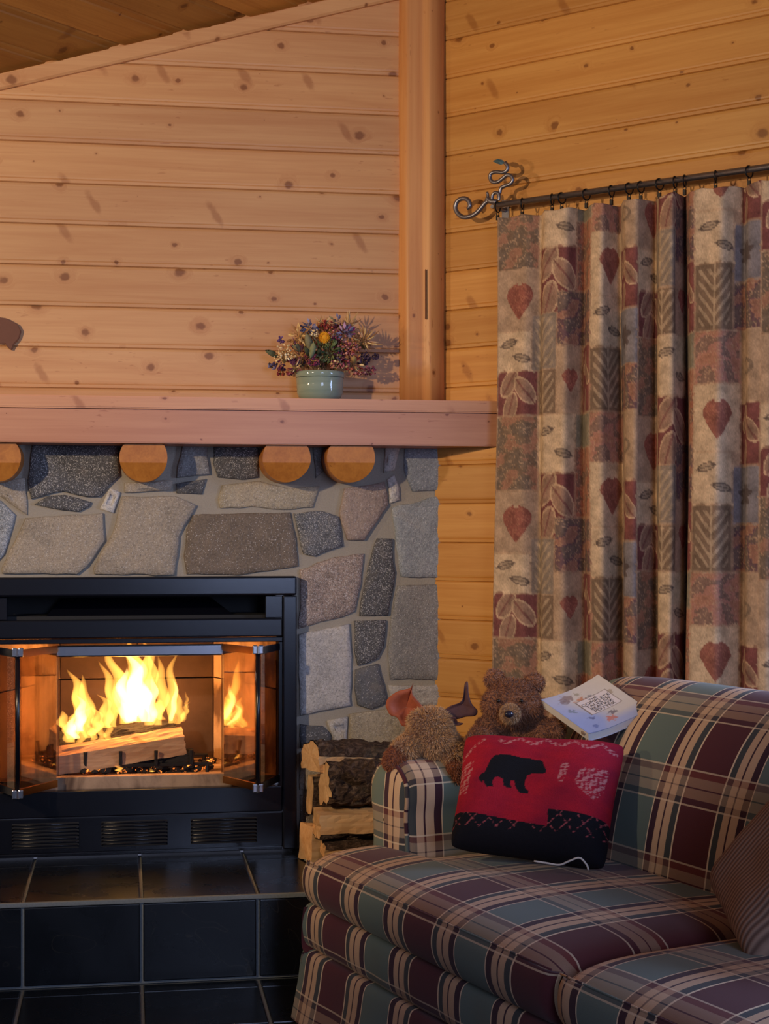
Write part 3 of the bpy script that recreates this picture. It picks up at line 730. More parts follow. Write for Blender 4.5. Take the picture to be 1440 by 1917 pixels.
# inside of the vent slot: dark box with a sloping smoke hood
m = MB(); x0, x1 = onY(-19, 0, YF)[0], onY(529, 0, YF)[0]
zt, zb = onY(255, 1116, YF)[2], onY(255, 1160, YF)[2]
m.box(x0, x1, YF + 0.22, YF + 0.23, zb - 0.02, zt + 0.02); m.box(x0, x1, YF + 0.03, YF + 0.22, zt + 0.005, zt + 0.015); m.box(x0, x1, YF + 0.03, YF + 0.22, zb - 0.02, zb - 0.012)
m.build('vent_chamber', M['black_matte'], fi)
m = MB(); xa, xb = onY(75, 0, YF)[0], onY(455, 0, YF)[0]; xc_, xd = onY(110, 0, YF)[0], onY(400, 0, YF)[0]
m.add([(xa, YF + 0.05, zb - 0.01), (xb, YF + 0.05, zb - 0.01), (xd, YF + 0.16, zt - 0.012), (xc_, YF + 0.16, zt - 0.012), (xa, YF + 0.2, zb - 0.01), (xb, YF + 0.2, zb - 0.01), (xd, YF + 0.2, zt - 0.012), (xc_, YF + 0.2, zt - 0.012)],
      [(0, 1, 2, 3), (4, 7, 6, 5), (0, 4, 5, 1), (3, 2, 6, 7), (0, 3, 7, 4), (1, 5, 6, 2)]); m.build('smoke_hood', M['black'], fi)
# louvred grilles
for a, b in ((22, 148), (190, 314), (357, 481)):
    g = part('louvre', M['black_matte'], (a, b, 1536, 1584, YF + 0.002, YF + 0.006))
    for k in range(7):
        y = 1538.5 + k * 6.6; m = MB()
        xs, xe = onY(a + 1, 0, YF)[0], onY(b - 1, 0, YF)[0]; z = onY(255, y, YF)[2]
        m.tube([(xs, YF + 0.001, z - 0.0045), (xs + 0.003, YF - 0.002, z - 0.001), (xs + 0.006, YF - 0.0045, z), (xe - 0.006, YF - 0.0045, z), (xe - 0.003, YF - 0.002, z - 0.001), (xe, YF + 0.001, z - 0.0045)], 0.0021, 8)
        m.build('slat', M['black'], g, smooth=True)
# firebox: splayed side walls, back wall of panels, floor, top
bz0 = onY(255, 1462, YF)[2]; bz1 = onY(255, 1204, YF)[2] + 0.06
fx0, fx1 = onY(-8, 0, YF)[0], onY(519, 0, YF)[0]; bx0, bx1 = fx0 + 0.17, fx1 - 0.17; YB = YF + 0.46
def slab(name, quad, nrm_, th=0.02, mat='fire_brick'):
    m = MB(); m.prism(quad, (0, 0, 0), tuple(np.array(nrm_) * th)); return m.build(name, M[mat], fi)
slab('firebox_floor', [(fx0, YF + 0.05, bz0), (fx1, YF + 0.05, bz0), (bx1, YB, bz0), (bx0, YB, bz0)], (0, 0, -1))
slab('firebox_top', [(fx0, YF + 0.05, bz1), (fx1, YF + 0.05, bz1), (bx1, YB, bz1), (bx0, YB, bz1)], (0, 0, 1), mat='black_matte')
zm = onY(255, 1270, YB)[2]
for z0, z1 in ((bz0, zm - 0.002), (zm + 0.002, bz1)):
    for x0, x1 in ((bx0, (bx0 + bx1) / 2 - 0.002), ((bx0 + bx1) / 2 + 0.002, bx1)):
        m = MB(); m.box(x0, x1, YB, YB + 0.03, z0, z1, 0.003); m.build('back_panel', M['soot_brick'], fi)
    for fx, bx in ((fx0, bx0), (fx1, bx1)):
        m = MB(); d = 0.02 if fx > 0 else -0.02
        m.prism([(fx, YF + 0.04, z0), (bx, YB + 0.01, z0), (bx, YB + 0.01, z1), (fx, YF + 0.04, z1)], (0, 0, 0), (d, 0, 0)); m.build('side_panel', M['fire_brick'], fi)
m = MB(); m.box(bx0 - 0.03, bx1 + 0.03, YB + 0.032, YB + 0.05, bz0 - 0.02, bz1 + 0.02); m.build('firebox_back', M['soot_brick'], fi)
part('ash_lip', M['fire_brick'], (60, 470, 1452, 1476, YF + 0.035, YF + 0.075), bev=0.004)
part('damper_bar', M['steel'], (104, 421, 1207, 1229, YF + 0.03, YF + 0.045), bev=0.005)
# folding doors: two leaves each side, folded out towards the room
zd1, zd0 = onY(255, 1207, YF)[2], onY(255, 1469, YF)[2]
def leaf(p0, p1, name, inner):
    p0 = np.array(p0); p1 = np.array(p1); d = (p1 - p0) / np.linalg.norm(p1 - p0); nn = np.array([-d[1], d[0]])
    def bar(a, b, z0, z1, th):
        A, B = p0 + d * a, p0 + d * b; m = MB()
        m.prism([(A[0] - nn[0] * th, A[1] - nn[1] * th, z0), (B[0] - nn[0] * th, B[1] - nn[1] * th, z0), (B[0] + nn[0] * th, B[1] + nn[1] * th, z0), (A[0] + nn[0] * th, A[1] + nn[1] * th, z0)], (0, 0, 0), (0, 0, z1 - z0)); return m
    L = np.linalg.norm(p1 - p0)
    g = bar(0.004, L - 0.004, zd0 + 0.02, zd1 - 0.02, 0.002).build(name, M['glass'], fi)
    bar(0, L, zd0, zd0 + 0.021, 0.004).build('door_rail', M['brass' if inner else 'black'], g)
    bar(0, L, zd1 - 0.021, zd1, 0.004).build('door_rail', M['brass' if inner else 'black'], g)
    return g
def apexes(px_hinge, px_apex, px_in, Yap):
    h = onY(px_hinge, 0, YF - 0.004); a = onY(px_apex, 0, Yap); i = onY(px_in, 0, YF - 0.004)
    return (h[0], h[1]), (a[0], a[1]), (i[0], i[1])
for hinge, apx, inn in ((522, 483, 419), (-12, 33, 106)):
    h, a, i = apexes(hinge, apx, inn, YF - 0.165)
    sg = 1 if hinge > 255 else -1
    leaf((i[0], i[1]), (a[0] - sg * 0.006, a[1] + 0.003), 'glass_leaf', True)
    leaf((a[0] + sg * 0.006, a[1] + 0.003), (h[0], h[1]), 'glass_leaf', False)
    m = MB(); m.tube([(a[0], a[1], zd0 + 0.004), (a[0], a[1], zd1 - 0.004)], 0.007, 12); m.build('fold_stile', M['black'], fi, smooth=True)
    for z in (zd0 - 0.006, zd1 - 0.020):
        m = MB(); m.box(a[0] - 0.016, a[0] - 0.002, a[1] - 0.008, a[1] + 0.006, z, z + 0.026, 0.003); m.box(a[0] + 0.002, a[0] + 0.016, a[1] - 0.008, a[1] + 0.006, z, z + 0.026, 0.003)
        m.tube([(a[0], a[1] - 0.008, z + 0.002), (a[0], a[1] - 0.008, z + 0.024)], 0.004, 8); m.build('hinge', M['chrome'], fi)
    # gathered spark screen hanging behind the leaves
    xs = sorted((onY(inn + sg * 42, 0, YF + 0.03)[0], onY(inn - sg * 4, 0, YF + 0.03)[0])); nu, nv = 70, 8; V = []; uv = []
    for j in range(nv):
        for k in range(nu):
            f = k / (nu - 1); V.append((xs[0] + (xs[1] - xs[0]) * f, YF + 0.055 + 0.011 * math.sin(f * 28), zd0 + 0.01 + (zd1 - zd0 - 0.03) * j / (nv - 1))); uv.append((f * 0.16, j / (nv - 1) * 0.42))
    mob('spark_screen', V, grid_faces(nu, nv), M['screen'], fi, smooth=True, uv=uv, fix=False)
# grate under the fire
m = MB(); gy = YF + 0.13
for k in range(4):
    x = onY(160 + k * 66, 0, gy)[0]; m.tube([(x, gy - 0.02, bz0 + 0.075), (x, gy - 0.015, bz0 + 0.035), (x, gy + 0.24, bz0 + 0.035)], 0.006, 6)
for y in (gy, gy + 0.2): m.tube([(onY(118, 0, gy)[0], y, bz0 + 0.028), (onY(395, 0, gy)[0], y, bz0 + 0.028)], 0.006, 6)
for x in (onY(124, 0, gy)[0], onY(388, 0, gy)[0]):
    for y in (gy, gy + 0.2): m.tube([(x, y, bz0), (x, y, bz0 + 0.03)], 0.006, 6)
m.build('grate', M['black_matte'], fi)

# ================================================================== logs
def split_log(name, p0, p1, section, label, cat='log', group=None, mats=('split', 'bark'), bark=(), seed=0, amp=0.004, n=16, roll=0.0):
    """section: list of (u, v) round the log; bark: indices of section edges that carry bark"""
    r = np.random.default_rng(seed); p0 = np.array(p0, float); p1 = np.array(p1, float); ax = p1 - p0; L = np.linalg.norm(ax); ax /= L
    side = np.cross(ax, (0, 0, 1.0)); side /= np.linalg.norm(side); up = np.cross(side, ax)
    cr, sr = math.cos(roll), math.sin(roll)
    S = []; owner = []
    k = 5
    for e in range(len(section)):
        a = np.array(section[e]); b = np.array(section[(e + 1) % len(section)])
        for j in range(k):
            q = a + (b - a) * j / k
            if e in bark:                       # bark sides bulge
                nn = np.array([(b - a)[1], -(b - a)[0]]); q = q + nn * 0.55 * (j / k) * (1 - j / k)
            S.append(q); owner.append(e)
    S = np.array(S); S = np.c_[S[:, 0] * cr - S[:, 1] * sr, S[:, 0] * sr + S[:, 1] * cr]; ns = len(S)
    V = []
    off = r.normal(0, amp * 0.5, (n, ns))
    ph = r.uniform(0, 6, 6)
    for i in range(n):
        f = i / (n - 1)
        for j in range(ns):
            am = amp * (2.2 if owner[j] in bark else 1.0)
            w = am * (math.sin(f * 9 + ph[0] + j * 0.9) * 0.5 + math.sin(f * 23 + ph[1] + j * 1.7) * 0.35) + off[i, j] * (1.4 if owner[j] in bark else 0.6)
            q = S[j] * (1 + w / max(0.02, np.linalg.norm(S[j])))
            V.append(p0 + ax * (L * f + (r.normal(0, 0.0015) if i in (0, n - 1) else 0)) + side * q[0] + up * q[1])
    V = np.array(V); rot = math.atan2(ax[1], ax[0])
    base = V.mean(0); base[2] = V[:, 2].min()
    t = thing(name, tuple(base), label, cat, group)
    fw, fb = [], []
    for i in range(n - 1):
        for j in range(ns):
            f = (i * ns + j, i * ns + (j + 1) % ns, (i + 1) * ns + (j + 1) % ns, (i + 1) * ns + j)
            (fb if owner[j] in bark else fw).append(f)
    c0_, c1_ = V[:ns].mean(0), V[-ns:].mean(0); Vw = np.vstack([V, [c0_, c1_]]); nb = len(V)
    fw += [(j, nb, (j + 1) % ns) for j in range(ns)] + [((n - 1) * ns + j, (n - 1) * ns + (j + 1) % ns, nb + 1) for j in range(ns)]
    mob('split_wood', Vw, fw, M[mats[0]], t, rot=rot, origin=tuple(V.mean(0)))
    if fb:
        used = sorted({i for f in fb for i in f}); mp = {o: k2 for k2, o in enumerate(used)}
        axis_pt = lambda P: p0 + ax * np.dot(P - p0, ax)
        Vb = np.array([V[i] + (V[i] - axis_pt(V[i])) / max(1e-4, np.linalg.norm(V[i] - axis_pt(V[i]))) * 0.0035 for i in used])
        mob('bark', Vb, [tuple(mp[i] for i in f) for f in fb], M[mats[1]], t, rot=rot, origin=tuple(V.mean(0)))
    return t
def P_(px, py, Y): return onY(px, py, Y)
def wedge(r, a0, a1):                            # split piece: two straight faces and a bark arc
    return [(0, -r * 0.15)] + [(r * math.cos(math.radians(a)), r * math.sin(math.radians(a))) for a in np.linspace(a0, a1, 4)]
# the fire itself
FYm = YF + 0.24
q = [(-0.05, -0.036), (0.048, -0.040), (0.052, 0.020), (0.012, 0.046), (-0.045, 0.030)]
split_log('burning_log', P_(82, 1428, YF + 0.15), P_(343, 1386, YF + 0.19), [(a * 0.95, b * 0.98) for a, b in q], 'large split log slanting across the front of the fire', 'log', 'logs in the fire', ('split_fire', 'char'), bark=(4,), seed=3, amp=0.003)
split_log('charred_log', P_(205, 1433, YF + 0.21), P_(362, 1420, YF + 0.17), [(0.034 * math.cos(a), 0.032 * math.sin(a)) for a in np.linspace(0, 5.5, 7)], 'short charred black log with ash-grey end under the slanting log', 'log', 'logs in the fire', ('char', 'char'), bark=(), seed=5, amp=0.004)
split_log('charred_log', P_(112, 1392, YF + 0.31), P_(330, 1368, YF + 0.33), [(0.04 * math.cos(a), 0.036 * math.sin(a)) for a in np.linspace(0, 5.5, 7)], 'blackened log burning at the back of the firebox', 'log', 'logs in the fire', ('char', 'char'), bark=(), seed=8, amp=0.006)
# ember bed
m = MB(); r_ = random.Random(5)
for k in range(110):
    c = P_(r_.uniform(140, 395), 1450, YF + r_.uniform(0.1, 0.36)); s = r_.uniform(0.006, 0.016)
    m.ball((c[0], c[1], bz0 + r_.uniform(0.0, 0.022)), (s * 1.4, s, s * 0.8), 1)
tag(m.build('ember_bed', M['ember']), 'glowing embers and ash on the firebox floor', 'embers', kind='stuff')
# flames: closed bodies of burning gas
flame = thing('flame', tuple(P_(235, 1400, FYm)), 'tall bright yellow fire burning over the logs', 'fire', kind='stuff')
def tongue(bx, by, tx, ty, w, Y, seed, mat='flame', lean=0.0, thick=0.55):
    r = np.random.default_rng(seed); n = 20; ns = 14
    b = P_(bx, by, Y); t_ = P_(tx, ty, Y); W = w * 0.0015; ph = r.uniform(0, 6.28, 3); V = []
    for i in range(n):
        f = i / (n - 1)
        prof = (math.sin(math.pi * min(1, f * 1.35 + 0.12)) ** 0.8 if f < 0.46 else 0) if False else 0
        prof = max(0.02, (f + 0.10) ** 0.55 * (1 - f) ** 0.85 * 1.75)
        cx = b[0] + (t_[0] - b[0]) * f + W * 0.30 * math.sin(f * 5.5 + ph[0]) * f + W * 0.12 * math.sin(f * 13 + ph[1])
        cz = b[2] + (t_[2] - b[2]) * f; cy = Y + 0.02 * math.sin(f * 4 + ph[2])
        for k in range(ns):
            a = 2 * math.pi * k / ns; rr = W * 0.5 * prof * (1 + 0.14 * math.sin(3 * a + ph[1] + f * 7))
            V.append((cx + rr * math.cos(a), cy + rr * thick * math.sin(a), cz))
    F = [tuple(x) for x in grid_faces(ns, n, True)] + [tuple(range(ns))[::-1], tuple(range((n - 1) * ns, n * ns))]
    mob('flame_tongue', V, F, M[mat], flame, smooth=True)
TG = [(150, 1372, 141, 1252, 44, .22), (163, 1380, 160, 1262, 34, .25), (135, 1388, 118, 1330, 40, .20), (128, 1384, 160, 1320, 44, .24), (176, 1378, 182, 1320, 34, .22),
      (247, 1352, 240, 1196, 66, .27), (232, 1356, 214, 1205, 44, .30), (262, 1352, 268, 1198, 52, .29), (214, 1362, 197, 1236, 34, .27), (283, 1356, 276, 1222, 40, .26), (296, 1356, 306, 1228, 34, .25),
      (318, 1354, 329, 1222, 30, .27), (334, 1354, 338, 1290, 26, .24), (340, 1352, 356, 1312, 18, .23), (350, 1326, 347, 1293, 10, .24), (203, 1362, 188, 1300, 36, .28), (190, 1386, 186, 1348, 22, .17), (200, 1384, 204, 1346, 20, .18),
      (174, 1388, 172, 1352, 20, .18), (152, 1390, 150, 1350, 24, .19), (230, 1346, 222, 1300, 26, .22), (300, 1346, 292, 1308, 30, .23), (224, 1446, 218, 1428, 18, .14), (238, 1444, 232, 1430, 14, .15), (296, 1402, 322, 1390, 16, .19), (285, 1446, 282, 1437, 12, .13), (352, 1432, 356, 1405, 10, .2)]
for i, (a, b, c, d, w, dy) in enumerate(TG): tongue(a, b, c, d, w, YF + dy, 100 + i)
for i, (a, b, c, d, w, dy) in enumerate([(152, 1370, 146, 1300, 30, .23), (140, 1384, 132, 1338, 26, .22), (252, 1350, 246, 1215, 46, .28), (240, 1352, 232, 1250, 36, .28), (284, 1352, 282, 1265, 30, .26), (322, 1350, 328, 1270, 16, .26), (268, 1352, 268, 1240, 40, .28)]):
    tongue(a, b, c, d, w, YF + dy, 300 + i, 'flame_hot')
for px, py, dy, pw in ((245, 1300, 0.22, 5.0), (150, 1340, 0.2, 2.2), (320, 1310, 0.22, 2.6)):
    point_light('fire_light', tuple(P_(px, py, YF + dy)), pw, (1.0, 0.42, 0.12), 0.05).visible_glossy = False

# ================================================================== stacked firewood beside the insert
fz = lambda py, Y: onY(640, py, Y)[2]
G = 'firewood stacked on the hearth'
def fw(name, px0, py0, px1, py1, Y0, Y1, sec, label, bark=(), seed=0, mats=('split', 'bark'), amp=0.003, **k):
    return split_log(name, onY(px0, py0, Y0), onY(px1, py1, Y1), sec, label, 'firewood', G, mats, bark, seed, amp, **k)
# sections: u is towards the viewer (side = axis x up), v up
fw('firewood_log', 572, 1576, 760, 1568, 4.66, 4.75, [(-0.055, -0.056), (0.050, -0.058), (0.046, 0.052), (-0.045, 0.050)], 'pale squared split log at the bottom of the stack against the insert', seed=21)
fw('firewood_log', 604, 1590, 790, 1588, 4.545, 4.55, [(-0.045, -0.018), (0.045, -0.02), (0.048, 0.008), (0.0, 0.020), (-0.045, 0.014)], 'bark-topped log at the very bottom, next to the sofa seat', bark=(2, 3), seed=22)
fw('firewood_log', 592, 1541, 790, 1534, 4.575, 4.60, [(-0.050, -0.026), (0.02, -0.038), (0.058, -0.024), (0.050, 0.030), (-0.045, 0.040)], 'pale split log with smooth bright face beside the sofa arm', bark=(0, 1), seed=23)
fw('firewood_log', 580, 1487, 760, 1484, 4.745, 4.785, [(-0.032, -0.058), (0.030, -0.056), (0.026, 0.052), (-0.03, 0.056)], 'thin upright slab at the back of the woodpile', bark=(1,), seed=24)
fw('firewood_log', 606, 1466, 770, 1462, 4.605, 4.65, [(-0.045, -0.052), (0.046, -0.052), (0.060, 0.0), (0.038, 0.046), (-0.042, 0.052)], 'thick log with rough dark bark and a knot facing the room', bark=(0, 1, 2, 3), seed=25, amp=0.006)
fw('firewood_log', 584, 1420, 752, 1424, 4.655, 4.775, [(-0.060, -0.036), (0.050, -0.034), (0.040, 0.012), (-0.02, 0.050), (-0.060, 0.026)], 'wedge-shaped log with pale cut end topping the woodpile', bark=(2, 3), seed=26, amp=0.004)

# ================================================================== sofa
SL = 2.26                                           # length
sf = thing('sofa', (SO[0], SO[1], 0), 'plaid sofa in maroon, green and tan with rolled arm', 'sofa', rot=SA)
def smob(name, Vl, F, uv, parent=sf, smooth=True, mat='plaid'):
    V = np.array([sofa(v) for v in Vl]); return mob(name, V, F, M[mat], parent, smooth=smooth, rot=SA, uv=uv, origin=tuple(V.mean(0)))
def arclen(P):
    P = np.asarray(P); return np.r_[0, np.cumsum(np.linalg.norm(np.diff(P, axis=0), axis=1))]
def strip(name, prof, Ls, wob=None, u0=0.0, v0=0.0, thick=None, flip=False, parent=sf):
    """a profile in (depth, height) drawn along the sofa's length"""
    prof = spline(prof, 6); al = arclen(prof); V = []; uv = []
    for L in Ls:
        for j, (d, z) in enumerate(prof):
            dd, zz = (wob(L, d, z, al[j] / al[-1]) if wob else (d, z)); V.append((L, dd, zz)); uv.append((L + u0, al[j] + v0))
    return smob(name, V, grid_faces(len(prof), len(Ls)), uv, parent)
lin = np.linspace
UOFF = 0.098
# base: border rail and flared skirt, on the front and round the far end
def front(Ls, prof, name, wob=None, v0=0.0): return strip(name, prof, Ls, wob, UOFF, v0)
front(lin(0.0, SL, 90), [(0.05, 0.296), (0.008, 0.285), (-0.002, 0.24), (0.006, 0.195), (0.032, 0.174)], 'front_border', lambda L, d, z, f: (d + 0.0015 * math.sin(L * 40), z), 0.0)
front(lin(-0.012, SL, 120), [(0.030, 0.180), (0.004, 0.168), (-0.004, 0.10), (-0.018, 0.012)], 'skirt', lambda L, d, z, f: (d - f * 0.010 * (0.5 + 0.5 * math.sin(L * 22)) - f * 0.006, z), 0.0)
# far end panel (below the arm), seen edge on
def end_panel(L0, sgn, name, ctl, Da, Db):
    D = lin(Da, Db, 40); prof = spline(ctl, 5); al = arclen(prof); V = []; uv = []
    for d in D:
        for j, (o, z) in enumerate(prof): V.append((L0 + sgn * o, d, z)); uv.append((d + 0.3, al[j]))
    smob(name, V, grid_faces(len(prof), len(D)), uv)
for L0, sg in ((0.0, 1), (SL, -1)):
    end_panel(L0, sg, 'end_panel', [(0.012, 0.285), (0.0, 0.24), (0.0, 0.19), (0.014, 0.174), (-0.002, 0.16), (-0.028, 0.012)], -0.004, 0.95)
    end_panel(L0, sg, 'end_panel', [(0.006, 0.48), (0.004, 0.40), (0.012, 0.285)], 0.20, 0.95)
m = MB(); P = [sofa((l, d, z)) for l in (0.015, SL - 0.015) for d in (0.03, 0.93) for z in (0.06, 0.285)]
m.add(P, [(0, 1, 3, 2), (4, 6, 7, 5), (0, 4, 5, 1), (2, 3, 7, 6), (0, 2, 6, 4), (1, 5, 7, 3)]); m.build('seat_base', M['black_matte'], sf, rot=SA)
for l in (0.08, SL - 0.08):
    for d in (0.06, 0.9):
        m = MB(); c = sofa((l, d, 0)); m.lathe([(0.018, 0.0), (0.024, 0.03), (0.028, 0.07)], c, 12); m.build('foot', M['char'], sf)
# T-shaped seat cushions
def t_cushion(name, L0, L1, ear0, ear1, ear_d=0.185, D1=0.60):
    """top skin over a T outline, with a boxed front; ear0 / ear1: how far the ears reach past the seat on either side"""
    nL, nD = 64, 46; V = []; uv = []
    Dl = np.r_[lin(-0.0, 0.04, 6), lin(0.055, ear_d - 0.012, 8), lin(ear_d, ear_d + 0.02, 4), lin(ear_d + 0.04, D1, 24)]
    prof_bot = spline([(0.030, 0.290), (0.004, 0.300), (-0.014, 0.335), (-0.014, 0.375), (0.0, 0.402)], 5)[:-1]
    def edge(d):
        f = min(1, max(0, (d - (ear_d - 0.012)) / 0.032)); f = f * f * (3 - 2 * f)
        return L0 + ear0 * f, L1 - ear1 * f
    rows = [(d, z, True) for d, z in prof_bot] + [(d, None, False) for d in Dl]
    lenv = 0.0; prev = None
    for d, z, fr in rows:
        a, b = edge(max(0, d)); zc_ = z
        if z is None: zc_ = 0.402 + 0.034 * (1 - math.exp(-max(0, d) / 0.045))
        if prev is not None: lenv += math.hypot(d - prev[0], zc_ - prev[1])
        prev = (d, zc_)
        for k in range(nL):
            # ends rounded over like a boxed cushion
            f = k / (nL - 1); g = 0.5 - 0.5 * math.cos(math.pi * f) if False else f
            L = a + (b - a) * g; e = min(L - a, b - L)
            drop = 0.030 * math.exp(-e / 0.018) + 0.012 * math.exp(-e / 0.09)
            zz = zc_; dd = d
            if fr: dd = d + 0.022 * math.exp(-e / 0.012)
            else:
                crown = 0.010 * math.sin(math.pi * min(1, e / (b - a) * 2) / 2) * math.sin(math.pi * min(1, max(0, d) / D1))
                zz = zc_ + crown - drop
                if d < 0.05: dd = d + 0.018 * math.exp(-e / 0.012)
            V.append((L, dd, zz)); uv.append((L + UOFF, lenv - 0.004))
    nr = len(rows)
    F = [tuple(r) for r in grid_faces(nL, nr)]
    # side walls of the cushion
    base = len(V)
    for s in (0, nL - 1):
        idx = [r * nL + s for r in range(len(prof_bot), nr)]; b0 = len(V)
        for i in idx: V.append((V[i][0], V[i][1], 0.292)); uv.append((uv[i][0] + 0.1, uv[i][1]))
        for i in range(len(idx) - 1): F.append((idx[i], idx[i + 1], b0 + i + 1, b0 + i))
    return smob(name, V, F, uv)
AW = 0.205
t_cushion('seat_cushion', 0.0, 1.118, AW, 0.0); t_cushion('seat_cushion', 1.124, SL, 0.0, AW)
# welt piping along the front of the cushions
for a, b in ((0.012, 1.106), (1.136, SL - 0.012)):
    m = MB(); m.tube([sofa((l, -0.0005, 0.4005)) for l in lin(a, b, 30)], 0.0022, 8)
    V = np.array(m.V); uvp = np.c_[np.repeat(lin(a, b, 30), 8) + UOFF, np.tile(lin(0.0, 0.02, 8), 30)]
    mob('welt', V, m.F, M['plaid'], sf, smooth=True, rot=SA, uv=uvp)
# rolled arms
def arm(L0, sgn):
    # section in (l, z), from the inside seat line up and over the roll to the outside
    sec = spline([(0.200, 0.30), (0.198, 0.43), (0.190, 0.515), (0.196, 0.560), (0.190, 0.608), (0.150, 0.642), (0.095, 0.652), (0.040, 0.638), (0.004, 0.598), (-0.004, 0.555), (0.006, 0.510), (0.012, 0.44), (0.004, 0.30)], 5)
    al = arclen(sec); D0, D1 = 0.192, 0.90; Ds = np.r_[D0, D0 + 0.006, D0 + 0.018, lin(D0 + 0.05, D1, 26)]; V = []; uv = []
    c = np.array([0.1, 0.50])
    for d in Ds:
        sh = 1 - 0.10 * math.exp(-(d - D0) / 0.006)
        for j, (l, z) in enumerate(sec):
            q = c + (np.array([l, z]) - c) * sh; puff = 1 + 0.012 * math.sin((d) * 9)
            V.append((L0 + sgn * q[0], d, q[1] * 1.0)); uv.append((d + 0.150, al[j] + 0.03))
    body = smob('arm', V, grid_faces(len(sec), len(Ds)), uv)
    # front panel of the arm with its own gathered cloth
    sh = 0.90; pan = [c + (q - c) * sh for q in sec]; V = []; uv = []
    for k, f in enumerate((1.0, 0.93, 0.8, 0.5, 0.0)):
        for q in pan:
            p = c + (q - c) * f if f > 0 else c + (q - c) * 0.02
            V.append((L0 + sgn * p[0], D0 - (0.0, 0.010, 0.016, 0.020, 0.021)[k], p[1])); uv.append((p[0] * 1.0 + 0.02, p[1] + 0.08))
    F = [tuple(r) for r in grid_faces(len(pan), 5, True)]
    pn = smob('arm_front', V, F, uv, body)
    m = MB(); m.tube([sofa((L0 + sgn * q[0], D0 - 0.002, q[1])) for q in pan[2:-2]], 0.0055, 8)
    n = len(pan[2:-2]); uvp = np.c_[np.repeat(al[2:-2], 8) * 0.7, np.tile(lin(0, 0.03, 8), n) + 0.11]
    mob('welt', m.V, m.F, M['plaid'], body, smooth=True, rot=SA, uv=uvp)
arm(0.0, 1); arm(SL, -1)
# back: leaning, rolled over at the top
BP = [(0.545, 0.38), (0.556, 0.44), (0.572, 0.53), (0.602, 0.63), (0.650, 0.725), (0.715, 0.797), (0.785, 0.836), (0.850, 0.838), (0.905, 0.806), (0.935, 0.745), (0.945, 0.62), (0.945, 0.40), (0.945, 0.06)]
def bw(L, d, z, f):
    e = min(L - 0.02, SL - 0.02 - L); k = 1 - math.exp(-max(0, e) / 0.05)
    e2 = max(0.0, 1 - max(0, e) / 0.40) ** 2
    zz = z - max(0, z - 0.6) * (0.40 * (1 - k)) - max(0, z - 0.55) * 0.10 * e2
    return d + (0.5 + 0.5 * math.tanh((0.80 - d) * 30)) * (0.03 * (1 - k) + 0.085 * e2 * min(1, max(0, (z - 0.45) / 0.2))), zz
strip('backrest', BP, np.r_[lin(0.02, 0.2, 14), lin(0.23, SL - 0.23, 44), lin(SL - 0.2, SL - 0.02, 14)], bw, -0.075, 0.10)
for l in (0.02, SL - 0.02):
    prof = spline(BP, 6); pr = [bw(l, d, z, 0) for d, z in prof]; V = [(l, d, z) for d, z in pr] + [(l, 0.75, 0.45)]
    smob('back_end', V, [(i, i + 1, len(pr)) for i in range(len(pr) - 1)] + [(len(pr) - 1, 0, len(pr))], [(d * 1.0, z) for _, d, z in V], smooth=False)

# ================================================================== cushions on the sofa
def pillow(name, corners, thick, mat, label, cat, uvscale=None, colfn=None, n=110, puff=0.5, inset=0.06, sag=0.0):
    """corners: bottom-left, bottom-right, top-right, top-left in world space (front side)"""
    bl, br, tr, tl = [np.array(c, float) for c in corners]; nrm_ = np.cross(br - bl, tl - bl); nrm_ /= np.linalg.norm(nrm_)
    s = lin(0, 1, n); S, T = np.meshgrid(s, s); S = S.ravel(); T = T.ravel()
    # edges draw in between the corners
    def pos(S, T):
        a = 2 * S - 1; b = 2 * T - 1
        S2 = 0.5 + 0.5 * a * (1 - inset * (1 - b ** 2) * 1.0 * np.abs(a) ** 2); T2 = 0.5 + 0.5 * b * (1 - inset * (1 - a ** 2) * np.abs(b) ** 2)
        a2 = 2 * S2 - 1; b2 = 2 * T2 - 1; rc = 1 - 0.055 * (a2 * b2) ** 6; S2 = 0.5 + 0.5 * a2 * rc; T2 = 0.5 + 0.5 * b2 * rc
        return (bl[None] * ((1 - S2) * (1 - T2))[:, None] + br[None] * (S2 * (1 - T2))[:, None] + tr[None] * (S2 * T2)[:, None] + tl[None] * ((1 - S2) * T2)[:, None])
    P = pos(S, T); prof = np.clip((1 - (2 * S - 1) ** 4) * (1 - (2 * T - 1) ** 4), 0, 1) ** puff
    wr = 0.004 * fbm2(S * 0.8, T * 0.8, 3, 3) * prof
    Fv = P + nrm_ * (thick / 2 * prof + wr)[:, None]; Bv = P - nrm_ * (thick / 2 * prof)[:, None]
    Ff = grid_faces(n, n); V = np.vstack([Fv, Bv]); F = np.vstack([Ff, Ff[:, ::-1] + n * n])
    w, h = np.linalg.norm(br - bl), np.linalg.norm(tl - bl)
    uv = np.c_[S * w, T * h]; uv = np.vstack([uv, uv])
    col = None
    if colfn is not None:
        cf = colfn(S, T); col = np.vstack([cf, np.tile(cf[:1] * 0 + np.array(srgb(28, 26, 34)), (len(cf), 1))])
    o = mob(name, V, F, M[mat], None, smooth=True, uv=uv, col=col, fix=False)
    return tag(o, label, cat)
def poly_mask(x, y, poly):
    ins = np.zeros(x.shape, bool); n = len(poly)
    for i in range(n):
        x0, y0 = poly[i]; x1, y1 = poly[(i + 1) % n]
        c = ((y0 > y) != (y1 > y)) & (x < (x1 - x0) * (y - y0) / (y1 - y0 + 1e-12) + x0); ins ^= c
    return ins
